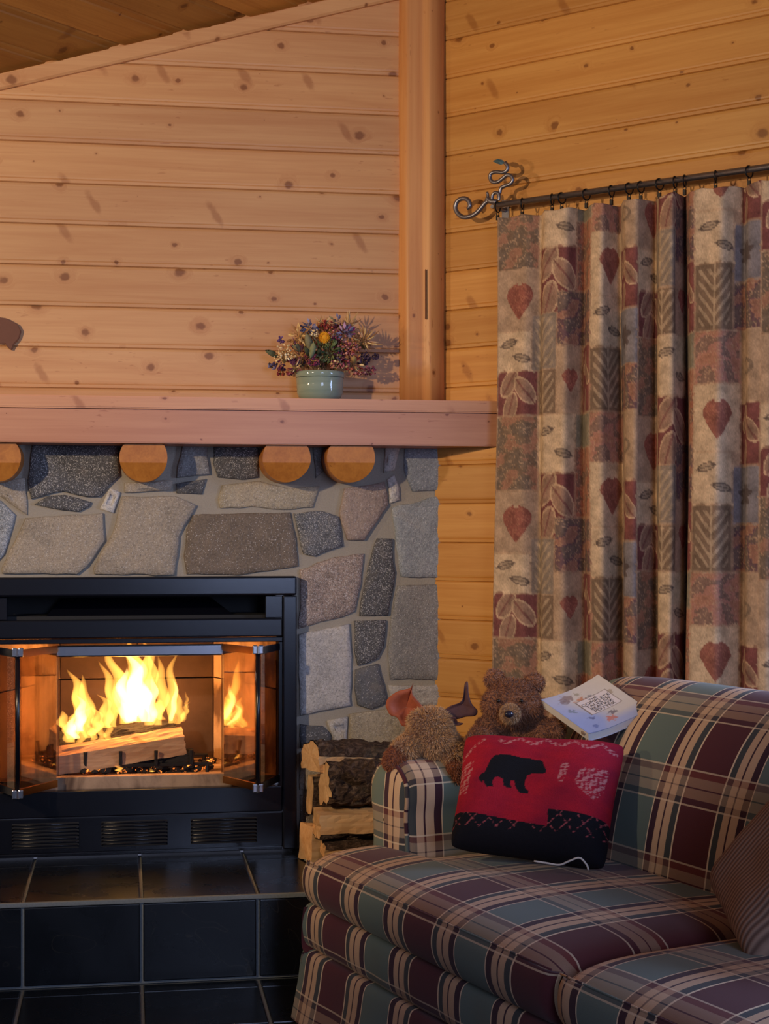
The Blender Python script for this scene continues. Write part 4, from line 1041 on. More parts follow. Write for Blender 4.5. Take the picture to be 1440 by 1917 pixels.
# bear outline in the 1440x1144 view of the cushion, turned into cushion coordinates below
BEAR = [(285, 525), (300, 492), (335, 475), (350, 430), (375, 370), (410, 332), (470, 325), (545, 330), (600, 342), (660, 342), (700, 352), (720, 358), (745, 354), (765, 365), (785, 410), (800, 440), (800, 462), (770, 472), (720, 468), (690, 470), (660, 490), (650, 540), (655, 580), (685, 600), (680, 620), (620, 622), (600, 600), (580, 570), (568, 530), (545, 528), (540, 560), (555, 585), (520, 588), (490, 570), (480, 520), (440, 505), (410, 520), (400, 560), (415, 588), (360, 592), (335, 560), (330, 535), (318, 560), (300, 548)]
def fleece(S, T):
    # picture coordinates of the cushion face: left edge leans
    X = 60 + (1330 - 60) * S + 90 * T * (1 - S) * 0.9; Y = 1010 - 930 * T + 70 * S * (1 - T) * 0.9 - 12 * S
    red, dred, black, pale = [np.array(srgb(*c)) for c in ((176, 30, 50), (146, 26, 52), (22, 22, 30), (206, 140, 138))]
    n = fbm2(S * 3, T * 3, 5, 4); c = red[None] + (dred - red)[None] * np.clip(0.4 + 0.35 * n, 0, 1)[:, None]
    fine = fbm2(S * 26, T * 26, 9, 3)
    def pat(mask, k=0.75):
        f = (np.clip((fine + 0.15) * 1.6, 0, 1) * k * mask)[:, None]; return f
    m1 = poly_mask(X, Y, [(95, 420), (240, 365), (190, 640), (55, 620)]); m2 = poly_mask(X, Y, [(910, 365), (970, 380), (935, 520), (885, 530)])
    m3 = poly_mask(X, Y, [(1050, 400), (1270, 370), (1250, 560), (1190, 630), (1080, 580), (1020, 520)])
    arch = (np.abs(Y - (150 + 60 * np.abs(np.sin(X / 62.0)))) < 20) & (X > 420) & (X < 1300); arch2 = (np.abs(Y - 330 + 0.9 * (X - 150)) < 16) & (X < 330)
    for m_ in (m1, m2, m3, arch, arch2): f = pat(m_); c = c * (1 - f) + pale[None] * f
    low = ((Y > 775 + 0.105 * (X - 50)) & (X < 860)) | ((Y > 735 + 0.03 * (X - 860)) & (X >= 850))
    c[low] = black
    zig = low & (np.abs(((X + (Y - 800)) % 120) - 60) < 7) & (Y < 900) | low & (np.abs(((X - (Y - 800)) % 150) - 75) < 7) & (Y < 890)
    f = pat(zig, 0.7); c = c * (1 - f) + np.array(srgb(190, 90, 96))[None] * f
    c[poly_mask(X, Y, BEAR)] = np.array(srgb(24, 26, 34))
    return c
def sp(L, D, z): return sofa((L, D, z))
def atT(px, py, t):
    u = (px - 720) / FPX; return np.array([t * (SP + CP * u), t * (CP - SP * u), CAMH + t * (HOR - py) / FPX])
pillow('bear_cushion', [atT(838, 1588, 3.62), atT(1136, 1632, 3.53), atT(1176, 1393, 3.68), atT(868, 1376, 3.78)], 0.15, 'fleece', 'red fleece throw cushion with black bear silhouette leaning on the sofa arm', 'cushion', colfn=fleece, n=170, inset=0.05)
m = MB(); m.tube(spline([atT(1000, 1612, 3.49), atT(1025, 1616, 3.48), atT(1048, 1619, 3.47), atT(1066, 1612, 3.465), atT(1085, 1606, 3.46), atT(1098, 1618, 3.455), atT(1102, 1628, 3.455)], 5), 0.0022, 6)
bpy.data.objects['bear_cushion']; m.build('edge_stitching', plain('white_yarn', srgb(210, 206, 200), 0.9), bpy.data.objects['bear_cushion'], smooth=True)
pillow('ribbed_cushion', [atT(1352, 1818, 3.02), atT(1560, 1850, 2.72), atT(1600, 1560, 2.80), atT(1352, 1480, 3.14)] if False else [atT(1334, 1662, 3.16), atT(1408, 1816, 2.86), atT(1650, 1640, 2.74), atT(1510, 1440, 3.10)], 0.13, 'brown_fabric', 'brown ribbed throw cushion propped on the sofa at the frame edge', 'cushion', n=60)

# ================================================================== soft toys
def remesh(name, balls, voxel, mat, parent, smooth_it=6):
    """balls: list of (centre, radii, optional rotation matrix) fused into one surface"""
    m = MB()
    for b in balls: m.ball(b[0], b[1], 3, b[2] if len(b) > 2 else None)
    me = make_mesh(name + '_tmp', m.V, m.F); o = bpy.data.objects.new(name + '_tmp', me); COL.objects.link(o)
    md = o.modifiers.new('r', 'REMESH'); md.mode = 'VOXEL'; md.voxel_size = voxel
    sm = o.modifiers.new('s', 'SMOOTH'); sm.iterations = smooth_it; sm.factor = 0.5
    dg = bpy.context.evaluated_depsgraph_get(); ev = o.evaluated_get(dg); em = ev.to_mesh()
    V = np.array([v.co[:] for v in em.vertices]); F = [tuple(p.vertices) for p in em.polygons]; ev.to_mesh_clear()
    bpy.data.objects.remove(o); bpy.data.meshes.remove(me)
    return mob(name, V, F, M[mat], parent, smooth=True)
def fur(o, parent, mat, count, length, seed, width=0.0011, name='fur', lie=(0, 0, -0.5), keep=None):
    r = np.random.default_rng(seed); me = o.data; Mw = np.array(WM[o.name]); me.calc_loop_triangles()
    V = np.array([v.co[:] for v in me.vertices]); V = V @ Mw[:3, :3].T + Mw[:3, 3]; T = np.array([t.vertices[:] for t in me.loop_triangles])
    a, b, c = V[T[:, 0]], V[T[:, 1]], V[T[:, 2]]; N = np.cross(b - a, c - a); A = np.linalg.norm(N, axis=1); N = N / (A[:, None] + 1e-12)
    i = r.choice(len(T), count, p=A / A.sum()); u = r.random((count, 2)); f = u.sum(1) > 1; u[f] = 1 - u[f]
    P = a[i] + (b[i] - a[i]) * u[:, :1] + (c[i] - a[i]) * u[:, 1:]; n = N[i]
    if keep is not None:
        k = keep(P); P, n = P[k], n[k]; count = len(P)
    d = n + np.array(lie) * 0.8 + r.normal(0, 0.35, (count, 3)); d /= np.linalg.norm(d, axis=1, keepdims=True)
    side = np.cross(d, r.normal(0, 1, (count, 3))); side /= np.linalg.norm(side, axis=1, keepdims=True) + 1e-9
    L = length * r.uniform(0.6, 1.3, (count, 1)); mid = P + d * L * 0.5; tip = P + d * L + np.array(lie) * L * 0.3
    VV = np.empty((count * 5, 3)); VV[0::5] = P - side * width; VV[1::5] = P + side * width; VV[2::5] = mid + side * width * 0.8; VV[3::5] = mid - side * width * 0.8; VV[4::5] = tip
    k = np.arange(count) * 5; F = [(x, x + 1, x + 2, x + 3) for x in k] + [(x + 3, x + 2, x + 4) for x in k]
    fo = mob(name, VV, F, M[mat], parent, fix=False); fo['kind'] = 'stuff'; return fo
def RZ(a): return Matrix.Rotation(math.radians(a), 3, 'Z')
def lookM(d):
    d = Vector(d).normalized(); return d.to_track_quat('X', 'Z').to_matrix()
K = 3.98                      # distance of the bear
def tp(px, py, dt=0.0, t0=K): return atT(px, py, t0 + dt)
PXM = K / FPX                 # metres per pixel there
bear = thing('teddy_bear', tuple(tp(960, 1432, 0.04)), 'brown plush teddy bear sitting between the moose and the book', 'plush toy')
B = [(tp(958, 1318), (0.066, 0.060, 0.062)), (tp(962, 1388, 0.035), (0.070, 0.060, 0.062)),
     (tp(926, 1272, 0.02), (0.026, 0.016, 0.026)), (tp(1000, 1279, 0.02), (0.026, 0.016, 0.027)),
     (tp(958, 1330, -0.035), (0.042, 0.035, 0.036)), (tp(930, 1318, -0.02), (0.036, 0.036, 0.038)), (tp(988, 1324, -0.02), (0.036, 0.036, 0.038)),
     (tp(915, 1366, -0.02), (0.036, 0.032, 0.033)), (tp(902, 1382, -0.06), (0.034, 0.034, 0.032)), (tp(892, 1394, -0.085), (0.030, 0.032, 0.027)),
     (tp(1005, 1366, 0.0), (0.042, 0.034, 0.034)), (tp(1022, 1374, -0.03), (0.037, 0.034, 0.034)), (tp(1040, 1366, -0.05), (0.021, 0.026, 0.030)),
     (tp(930, 1420, 0.02), (0.04, 0.05, 0.035)), (tp(990, 1420, 0.02), (0.04, 0.05, 0.035))]
bb = remesh('body', B, 0.006, 'fur', bear); fur(bb, bear, 'fur', 26000, 0.010, 1, 0.0009, lie=(0.1, -0.1, -0.4))
mz = remesh('muzzle', [(tp(955, 1335, -0.078), (0.024, 0.022, 0.022)), (tp(955, 1343, -0.072), (0.020, 0.018, 0.014))], 0.004, 'fur_l', bear); fur(mz, bear, 'fur_l', 3500, 0.006, 2, 0.0008, name='muzzle_fur')
m = MB(); m.ball(tp(953, 1337, -0.104), (0.0115, 0.008, 0.009), 3); m.build('nose', M['shiny_black'], bear, smooth=True)
for px in (933, 976):
    m = MB(); m.ball(tp(px, 1312, -0.064), 0.0046, 2); m.build('eye', M['eye'], bear, smooth=True)

K2 = 3.93
def mp(px, py, dt=0.0): return atT(px, py, K2 + dt)
moose = thing('plush_moose', tuple(mp(790, 1450)), 'floppy plush moose with russet antlers draped over the sofa arm', 'plush toy')
B = [(mp(806, 1362), (0.052, 0.05, 0.045)), (mp(816, 1388, -0.01), (0.050, 0.048, 0.040)), (mp(790, 1352, -0.01), (0.030, 0.03, 0.028)),
     (mp(780, 1386, -0.02), (0.030, 0.03, 0.024)), (mp(760, 1402, -0.035), (0.030, 0.03, 0.026)), (mp(845, 1400, 0.0), (0.030, 0.034, 0.028)), (mp(850, 1416, -0.035), (0.024, 0.026, 0.030))]
ob = remesh('body', B, 0.006, 'fur_m', moose); fur(ob, moose, 'fur_m', 20000, 0.014, 4, 0.0010, lie=(0, -0.1, -0.3))
pw = remesh('paw', [(mp(744, 1418, -0.045), (0.030, 0.030, 0.028)), (mp(736, 1426, -0.05), (0.024, 0.026, 0.022))], 0.005, 'fur_p', moose); fur(pw, moose, 'fur_p', 3500, 0.008, 5, 0.0009, name='paw_fur')
hf = remesh('hoof', [(mp(852, 1438, -0.05), (0.022, 0.024, 0.030)), (mp(854, 1456, -0.052), (0.019, 0.02, 0.018))], 0.005, 'fur_p', moose); fur(hf, moose, 'fur_p', 2500, 0.007, 6, 0.0009, name='hoof_fur')
def antler(name, outline, t0, bulge, mat, th=0.009):
    """stuffed palm: closed outline with real thickness and a cupped middle"""
    C = np.array(outline, float); P = spline(np.vstack([C, C[:1]]), 5)[:-1]; c = P.mean(0); n = len(P); V = []
    rings = [(1.0, 0.0), (0.93, 1.0), (0.7, 1.25), (0.35, 1.3), (0.02, 1.3)]
    for sg in (-1, 1):
        for f, h in rings:
            for q in P:
                p = c + (q - c) * f; cup = bulge * (1 - f * f)
                V.append(atT(p[0], p[1], t0 + sg * th * h + cup))
    nr = len(rings); F = [tuple(r) for r in grid_faces(n, nr, True)] + [tuple(x + nr * n for x in r)[::-1] for r in grid_faces(n, nr, True)]
    return mob(name, V, F, M[mat], moose, smooth=True)
antler('antler', [(722, 1322), (726, 1308), (745, 1294), (768, 1288), (774, 1278), (772, 1298), (788, 1318), (800, 1334), (784, 1346), (772, 1350), (766, 1360), (752, 1358), (744, 1344), (730, 1338)], K2 + 0.0, 0.030, 'suede', 0.012)
antler('antler', [(824, 1334), (842, 1322), (862, 1314), (868, 1300), (870, 1280), (876, 1277), (878, 1300), (884, 1318), (894, 1330), (890, 1340), (872, 1342), (858, 1346), (840, 1345)], K2 + 0.02, 0.012, 'suede_d', 0.010)
antler('ear', [(838, 1344), (852, 1342), (858, 1352), (868, 1354), (860, 1358), (846, 1356)], K2 - 0.01, 0.006, 'suede_d', 0.006)

# ================================================================== book
bA, bB, bC, bD = [np.array(p) for p in ((1.026, 3.836, 0.788), (1.085, 3.628, 0.727), (1.245, 3.660, 0.775), (1.186, 3.870, 0.834))]
bex = (bD - bA); bw_ = np.linalg.norm(bex); bex /= bw_; bey = (bA - bB); bh_ = np.linalg.norm(bey); bey -= bex * np.dot(bex, bey); bey /= np.linalg.norm(bey); bez = np.cross(bex, bey)
def bk(x, y, z):                       # x from spine, y from bottom edge, z out of the cover; soft covers curl
    bend = 0.010 * (x / bw_ - 0.35) ** 2 * 4 - 0.006 - 0.014 * max(0.0, x / bw_ - 0.55) * (1 - y / bh_)
    return bB + bex * x + bey * y + bez * (z + bend)
book = thing('paperback_book', tuple(bB), 'large pale paperback treasury lying open-spine on the sofa back corner', 'book')
book['label'] = 'large pale blue-grey paperback book lying face up on the sofa back'
nx, ny = 90, 110; TH = 0.019
def cover_col(X, Y):
    base = np.tile(np.array(srgb(222, 216, 206)), (len(X), 1)); blue = np.array(srgb(168, 186, 232))
    f = np.clip((0.085 - X + 0.02 * np.sin(Y * 30)) / 0.04, 0, 1) * np.clip(1.25 - Y / bh_ * 0.8, 0, 1); f = np.maximum(f, np.clip((0.05 - Y) / 0.03, 0, 1) * 0.8)
    base = base * (1 - f[:, None]) + blue * f[:, None]
    r = np.random.default_rng(12)
    for (x, y, s, c) in [(0.50, 0.86, .010, (168, 160, 140)), (0.62, 0.70, .012, (120, 122, 130)), (0.76, 0.55, .012, (150, 128, 110)), (0.70, 0.42, .010, (206, 172, 140)), (0.88, 0.62, .010, (176, 162, 140)), (0.52, 0.16, .014, (214, 120, 96)), (0.62, 0.26, .011, (110, 104, 116)), (0.33, 0.86, .018, (150, 128, 124)), (0.46, 0.72, .014, (206, 128, 84)), (0.24, 0.80, .014, (140, 126, 130)), (0.18, 0.55, .010, (120, 140, 150)), (0.22, 0.12, .010, (110, 130, 190)), (0.30, 0.30, .008, (90, 100, 150))]:
        d = np.hypot((X - x * bw_), (Y - y * bh_)) + 0.004 * fbm2(X * 60, Y * 60, int(x * 100), 2); k = np.clip((s - d) / 0.004, 0, 1)[:, None] * 0.8
        base = base * (1 - k) + np.array(srgb(*c)) * k
    # white title panel
    pm = (X > 0.36 * bw_) & (X < 0.86 * bw_) & (Y > 0.36 * bh_) & (Y < 0.70 * bh_); pm2 = (X > 0.345 * bw_) & (X < 0.875 * bw_) & (Y > 0.35 * bh_) & (Y < 0.71 * bh_)
    base[pm2] = np.array(srgb(150, 136, 124)); base[pm] = np.array(srgb(236, 228, 226)); return base
xs, ys = lin(0, bw_, nx), lin(0, bh_, ny); X, Y = np.meshgrid(xs, ys); X = X.ravel(); Y = Y.ravel()
Vt = np.array([bk(x, y, 0.0006) for x, y in zip(X, Y)]); Vb = np.array([bk(x, y, -0.0006) for x, y in zip(X, Y)])
nn_ = nx * ny; Fg = grid_faces(nx, ny); F = np.vstack([Fg, Fg[:, ::-1] + nn_]); cc_ = cover_col(X, Y)
mob('cover', np.vstack([Vt, Vb]), F, M['cover'], book, smooth=True, col=np.vstack([cc_, cc_]), fix=False)
def slab_grid(x0, x1, y0, y1, z0, z1, name, mat, col=None, k=14):
    xs, ys = lin(x0, x1, k), lin(y0, y1, k); V = [bk(x, y, z1) for y in ys for x in xs] + [bk(x, y, z0) for y in ys for x in xs]; n2 = k * k
    F = [tuple(r) for r in grid_faces(k, k)] + [tuple(i + n2 for i in r)[::-1] for r in grid_faces(k, k)]
    b = list(range(k)) + [i * k + k - 1 for i in range(1, k)] + [(k - 1) * k + i for i in range(k - 2, -1, -1)] + [i * k for i in range(k - 2, 0, -1)]
    F += [(b[i], b[(i + 1) % len(b)], b[(i + 1) % len(b)] + n2, b[i] + n2) for i in range(len(b))]
    return mob(name, V, F, mat, book, col=None if col is None else np.tile(np.array(col), (len(V), 1)))
slab_grid(0.002, bw_ - 0.003, 0.002, bh_ - 0.002, -TH, -0.0008, 'pages', M['paper'])
slab_grid(0, bw_, 0, bh_, -TH - 0.0012, -TH, 'back_cover', M['cover'], srgb(190, 196, 220))
slab_grid(-0.0012, 0.0, 0, bh_, -TH, 0.0, 'spine', M['cover'], srgb(226, 222, 218))
m = MB()
for k in range(5): m.ball(bk(-0.0016, 0.02 + 0.006 * math.sin(k * 2), -0.008 + 0.002 * math.cos(k * 3)), (0.004, 0.004, 0.003), 1)
m.build('spine_emblem', plain('spine_print', srgb(150, 128, 110), 0.6), book)
def title(text, cx, cy, h):
    cu = bpy.data.curves.new('title', 'FONT'); cu.body = text; cu.align_x = 'CENTER'; cu.size = h; cu.extrude = 0.0
    o = bpy.data.objects.new('title_tmp', cu); COL.objects.link(o); dg = bpy.context.evaluated_depsgraph_get(); me = o.evaluated_get(dg).to_mesh()
    V = [bk(cx + v.co.x, cy + v.co.y, 0.0011) for v in me.vertices]; F = [tuple(p.vertices) for p in me.polygons]
    o.evaluated_get(dg).to_mesh_clear(); bpy.data.objects.remove(o)
    mob('title_lettering', V, F, M['ink'], book, fix=False)
for k, (s, h) in enumerate((('THE', 0.013), ('COMPLETE', 0.0165), ('TALES OF', 0.0165), ('BEATRIX', 0.0165), ('POTTER', 0.0165))):
    title(s, 0.61 * bw_, 0.635 * bh_ - k * 0.064 * bh_, h)

# ================================================================== curtain, rod and rings on the window wall
OFF = 0.098                                         # distance of the rod from the boards
s0, zr = onW(932, 384, OFF); s1r, zr1 = onW(1440, 312, OFF); zr = (zr + zr1) / 2
rod = thing('curtain_rod', wpt(s0, OFF, zr), 'wrought iron curtain rod with scroll and leaf-tipped finial', 'curtain rod', rot=RS)
S_END = 2.75
m = MB(); m.tube([wpt(s0 - 0.004, OFF, zr), wpt(S_END, OFF, zr)], 0.0092, 16); m.build('rod', M['iron'], rod, smooth=True, rot=RS)
def wpx(px, py, off=OFF): s, z = onW(px, py, off); return wpt(s, off, z)
Z7 = lambda x, y: (840 + x / 5.538, 280 + y / 5.538)   # positions read from the enlarged finial
def path7(pts, off=OFF, n=6): return spline([wpx(*Z7(x, y), off) for x, y in pts], n)
m = MB(); p = path7([(420, 525), (375, 560), (330, 615), (280, 665), (220, 695), (150, 700), (95, 660), (70, 600), (90, 540), (135, 510), (185, 512), (215, 545), (220, 590), (195, 615)])
m.tube(p, np.r_[np.full(len(p) - 8, 0.0072), lin(0.0072, 0.005, 8)], 12); m.build('scroll', M['iron'], rod, smooth=True)
m = MB(); m.tube(path7([(500, 545), (455, 540), (425, 530), (400, 505)]), 0.0085, 12); m.build('collar', M['iron'], rod, smooth=True)
m = MB(); m.tube(path7([(400, 515), (408, 480), (398, 440)]), [0.005] * 6 + [0.0045] * 6 + [0.003], 8); m.build('thorn', M['iron'], rod, smooth=True)
m = MB(); m.tube(path7([(450, 520), (455, 475), (480, 448), (515, 455), (525, 490), (520, 530)], OFF + 0.008), 0.0052, 10); m.build('wrap', M['iron'], rod, smooth=True)
m = MB(); m.tube(path7([(515, 500), (530, 450), (545, 400), (590, 375), (640, 355), (665, 315), (650, 275), (605, 265), (560, 300), (510, 335), (455, 335), (430, 295), (440, 250), (490, 232), (560, 238), (605, 215), (612, 170), (585, 135)]), 0.0058, 10); m.build('twisted_stem', M['iron'], rod, smooth=True)
lp = [Z7(x, y) for x, y in ((590, 140), (560, 108), (510, 96), (455, 120), (500, 145), (545, 158))]
P = np.array([wpx(*q) for q in lp]); c = P.mean(0); nW = np.array([-R2, -R2, 0]); V = [tuple(q) for q in P] + [tuple(c + nW * 0.005), tuple(c - nW * 0.005)]
mob('leaf_tip', V, [(i, (i + 1) % 6, 6) for i in range(6)] + [((i + 1) % 6, i, 7) for i in range(6)], M['verdigris'], rod)
for s in (s0 - 0.02, 2.6):
    m = MB(); m.tube([wpt(s, 0.016, zr - 0.002), wpt(s, OFF, zr - 0.002)], 0.006, 10); q = wpt(s, 0.0, zr); wall_box(m, s - 0.012, s + 0.012, 0.016, 0.022, zr - 0.03, zr + 0.03); m.build('bracket', M['iron'], rod)
RINGS = [932, 978, 1034, 1052, 1098, 1145, 1178, 1200, 1235, 1264, 1282, 1340, 1403]
WORDS = ['first', 'second', 'third', 'fourth', 'fifth', 'sixth', 'seventh', 'eighth', 'ninth', 'tenth', 'eleventh', 'twelfth', 'thirteenth']
for i, px in enumerate(RINGS):
    s, _ = onW(px, 350, OFF); yaw = random.uniform(-0.6, 0.6); rr = 0.0155
    t_ = thing('curtain_ring', wpt(s, OFF, zr - 0.040), '%s black iron clip ring along the rod from the scroll finial' % WORDS[i], 'curtain ring', 'iron rings on the curtain rod', rot=RS)
    def rp(a, k=rr): # ring hangs round the rod, turned a little
        dx = math.sin(yaw) * math.cos(a) * k * 0.6; return wpt(s + dx, OFF + math.cos(a) * k, zr - 0.006 + math.sin(a) * k)
    m = MB(); m.tube([rp(a) for a in lin(0, 2 * math.pi, 25)[:-1]], 0.0022, 8, closed=True); m.build('ring', M['iron_dark'], t_, smooth=True)
    z = zr - 0.006 - rr
    m = MB(); m.tube([wpt(s + 0.0045 * math.cos(a), OFF, z - 0.005 + 0.0045 * math.sin(a)) for a in lin(0, 2 * math.pi, 13)[:-1]], 0.0012, 6, closed=True); m.build('eyelet', M['iron_dark'], t_, smooth=True)
    m = MB(); wall_box(m, s - 0.004, s + 0.004, OFF - 0.004, OFF + 0.004, z - 0.024, z - 0.009); m.build('clip', M['iron_dark'], t_, rot=RS)
# cloth
CS0, CZT, CZB = s0 - 0.002, zr - 0.040, 0.06
# pleats: each stands out towards the room, then turns back sharply to the wall
st_ = [930, 1018, 1100, 1168, 1232, 1290, 1400, 1478]; br_ = [984, 1056, 1124, 1186, 1256, 1346, 1442, 1500]
hi_ = [0.030, 0.046, 0.050, 0.056, 0.052, 0.058, 0.046, 0.05]; lo_ = [-0.012, -0.040, -0.052, -0.050, -0.060, -0.030, -0.05, -0.05]
poly = []
for k in range(len(st_)):
    poly.append((onW(st_[k], 700, OFF + hi_[k] * 0.75)[0], hi_[k] * 0.75)); poly.append((onW(br_[k], 700, OFF + hi_[k])[0], hi_[k]))
    nx_ = st_[k + 1] - 3 if k + 1 < len(st_) else 1530
    poly.append((onW(nx_, 700, OFF + lo_[k])[0], lo_[k]))
poly = np.array(poly); CS0 = poly[0, 0]; CS1 = poly[-1, 0]
al = arclen(poly); dense = lin(0, al[-1], 2400); ss = np.interp(dense, al, poly[:, 0]); offs = np.interp(dense, al, poly[:, 1])
ker = np.exp(-0.5 * (np.arange(-60, 61) * (al[-1] / 2399) / 0.0095) ** 2); ker /= ker.sum()
sm_ = lambda a: np.convolve(np.pad(a, 60, mode='reflect', reflect_type='odd'), ker, mode='valid')
ss, offs = sm_(ss), sm_(offs)
nu, nv = 560, 500
al = arclen(np.c_[ss, offs]); au = lin(0, al[-1], nu); su = np.interp(au, al, ss); ou = np.interp(au, al, offs)
vv = lin(0, 1, nv); Uu, Vv = np.meshgrid(np.arange(nu), vv); Uu = Uu.ravel().astype(int); Vv = Vv.ravel()
Zc = CZT + (CZB - CZT) * Vv
amp = 0.80 + 0.25 * np.sin(Vv * 2.2) ; sh = 0.012 * np.sin(Vv * 3.1 + su[Uu] * 9) * Vv - 0.010 * Vv * (1 - (su[Uu] - CS0) / (CS1 - CS0))
zsag = -0.006 * (1 - np.clip(Vv * 30, 0, 1)) * np.abs(np.sin((su[Uu] - CS0) * 38))
S_ = su[Uu] + sh; O_ = OFF - 0.004 + ou[Uu] * amp + 0.004 * np.sin(Vv * 9 + su[Uu] * 30)
V = np.c_[WX0 + R2 * S_ - R2 * O_, WY0 - R2 * S_ - R2 * O_, Zc + zsag]
Uw, Vw = au[Uu], (CZT - Zc)                         # cloth coordinates in metres
def curtain_col(U, V_):
    TW, TH_ = 0.72, 0.654
    row_shift = np.floor(U / TW) * 0.31
    x = (U / TW) % 1.0; y = ((V_ + 0.06) / TH_ + row_shift) % 1.0
    C = lambda *a: np.array(srgb(*a))
    olive, tan, cream, mar, rust, grey, blue, plum, pink, sage = C(118, 100, 78), C(176, 152, 122), C(206, 184, 148), C(112, 54, 56), C(160, 102, 78), C(138, 128, 112), C(120, 122, 128), C(96, 70, 78), C(170, 122, 104), C(126, 124, 104)
    out = np.tile(tan, (len(U), 1)); n = fbm2(x * 7, y * 7, 21, 4); n2 = fbm2(x * 22, y * 22, 22, 3)
    def mixc(mask, c, a=1.0):
        a = (mask * a)[:, None]; out[:] = out * (1 - a) + c[None] * a
    R = [(0, .20, 0, .34, olive, 'flor'), (.20, .44, 0, .26, cream, 'leaf2'), (.44, .62, 0, .15, sage, ''), (.62, .84, 0, .22, pink, 'flor'), (.84, 1, 0, .3, tan, 'oval'),
         (0, .22, .34, .62, tan, 'heart'), (.22, .44, .26, .55, mar, 'bigleaf'), (.44, .62, .15, .46, rust, 'flor'), (.62, .84, .22, .5, cream, 'heart'), (.84, 1, .3, .56, mar, 'bigleaf'),
         (0, .17, .62, .80, cream, 'leaf2'), (.17, .34, .55, .80, grey, 'fern'), (.34, .62, .46, .70, plum, 'flor'), (.62, .80, .5, .72, cream, 'leaf2'), (.80, 1, .56, .80, blue, 'oak'),
         (0, .20, .80, 1, mar, 'bigleaf'), (.20, .34, .80, 1, olive, 'fern'), (.34, .48, .70, 1, tan, 'heart'), (.48, .62, .70, 1, mar, 'bigleaf'), (.62, .80, .72, 1, olive, 'fern'), (.80, 1, .80, 1, plum, 'flor')]
    for x0, x1, y0, y1, c, mo in R:
        w = 0.004 * n2
        ins = (x >= x0 + w) & (x < x1 + w) & (y >= y0 + w) & (y < y1 + w)
        if not ins.any(): continue
        mixc(ins.astype(float), c); cx, cy = (x0 + x1) / 2, (y0 + y1) / 2; X = (x - cx) * TW; Y = (y - cy) * TH_; hw, hh = (x1 - x0) * TW / 2, (y1 - y0) * TH_ / 2; r = min(hw, hh)
        if mo == 'heart':
            yy = Y + r * 0.12; f_ = np.clip(yy / (r * 0.85), 0, 1)
            hm = np.where(yy < 0, (X / (r * 0.60)) ** 2 + (yy / (r * 0.52)) ** 2 < 1, np.abs(X) < r * 0.60 * (1 - f_) ** 0.8) & ~((np.abs(X) < r * 0.10) & (yy < -r * 0.42))
            mixc(ins & hm, C(132, 58, 48), 0.9); mixc(ins & hm & (np.abs(n2) < 0.22), C(190, 130, 100), 0.4)
        elif mo == 'bigleaf':
            for (lx, ly, an) in ((-.25, -.35, .6), (.3, -.1, -.7), (-.2, .45, .3)):
                a = X - lx * hw * 1.4; b = Y - ly * hh * 1.4; a, b = a * math.cos(an) + b * math.sin(an), -a * math.sin(an) + b * math.cos(an); e = (a / (r * .38)) ** 2 + (b / (r * .7)) ** 2
                mixc(ins & (e < 1), C(166, 140, 112), 0.7); mixc(ins & (np.abs(e - 1) < .16), C(206, 178, 140), 0.8); mixc(ins & (e < 1) & (np.abs(a) < .003), mar, 0.7)
        elif mo == 'leaf2':
            for (lx, ly, an) in ((-.2, -.3, 1.35), (.35, .25, 1.8)):
                a = X - lx * hw * 1.4; b = Y - ly * hh * 1.4; a, b = a * math.cos(an) + b * math.sin(an), -a * math.sin(an) + b * math.cos(an); e = (a / .011) ** 2 + (b / .027) ** 2
                mixc(ins & (e < 1), C(120, 110, 92), 0.55); mixc(ins & (np.abs(e - 1) < .3), C(66, 60, 56), 0.8); mixc(ins & (np.abs(a) < .0018) & (np.abs(b) < .036), C(66, 60, 56), 0.7)
        elif mo == 'fern':
            st = np.abs(((np.abs(X) * 1.2 + Y) % 0.034) - 0.017) < 0.0065; mixc(ins & st & (np.abs(X) < hw * .8) & (np.abs(Y) < hh * .85), C(190, 170, 136), 0.6); mixc(ins & (np.abs(X) < .003), C(190, 170, 136), .6)
        elif mo == 'oak':
            e = np.hypot(X / (r * .62), Y / (r * .42)) + 0.18 * np.sin(np.arctan2(Y, X) * 9); mixc(ins & (e < 1), C(62, 58, 62), 0.85)
        elif mo == 'flor':
            mixc(ins & (n > .35), C(90, 84, 72), .7); mixc(ins & (n < -.45), C(178, 128, 100), .7); mixc(ins & (np.abs(n2 - n * .3) < .14), C(200, 168, 130), .5)
        elif mo == 'oval':
            e = (X / .03) ** 2 + (Y / .02) ** 2; mixc(ins & (np.abs(e - 1) < .4), C(80, 76, 66), .6)
        ed = np.minimum(np.minimum(x - x0, x1 - x) * TW, np.minimum(y - y0, y1 - y) * TH_); mixc(ins & (ed < 0.0035), C(190, 160, 124), 0.45)
    out[:] = out * 0.80 + np.array(srgb(146, 122, 106))[None] * 0.20; out *= (1 + 0.10 * n + 0.07 * n2)[:, None] * np.array([1.0, 0.96, 1.02])[None]
    thr = np.random.default_rng(3).normal(0, 0.06, len(U)); out *= (1 + thr)[:, None]
    return np.clip(out, 0.01, 1)
cur = mob('curtain', V, grid_faces(nu, nv), M['curtain'], None, smooth=True, rot=RS, col=curtain_col(Uw, Vw), fix=False, origin=wpt((CS0 + CS1) / 2, OFF, CZB))
sol = cur.modifiers.new('cloth_thickness', 'SOLIDIFY'); sol.thickness = 0.0015
tag(cur, 'tapestry patchwork curtain with leaf motifs hanging in folds', 'curtain')

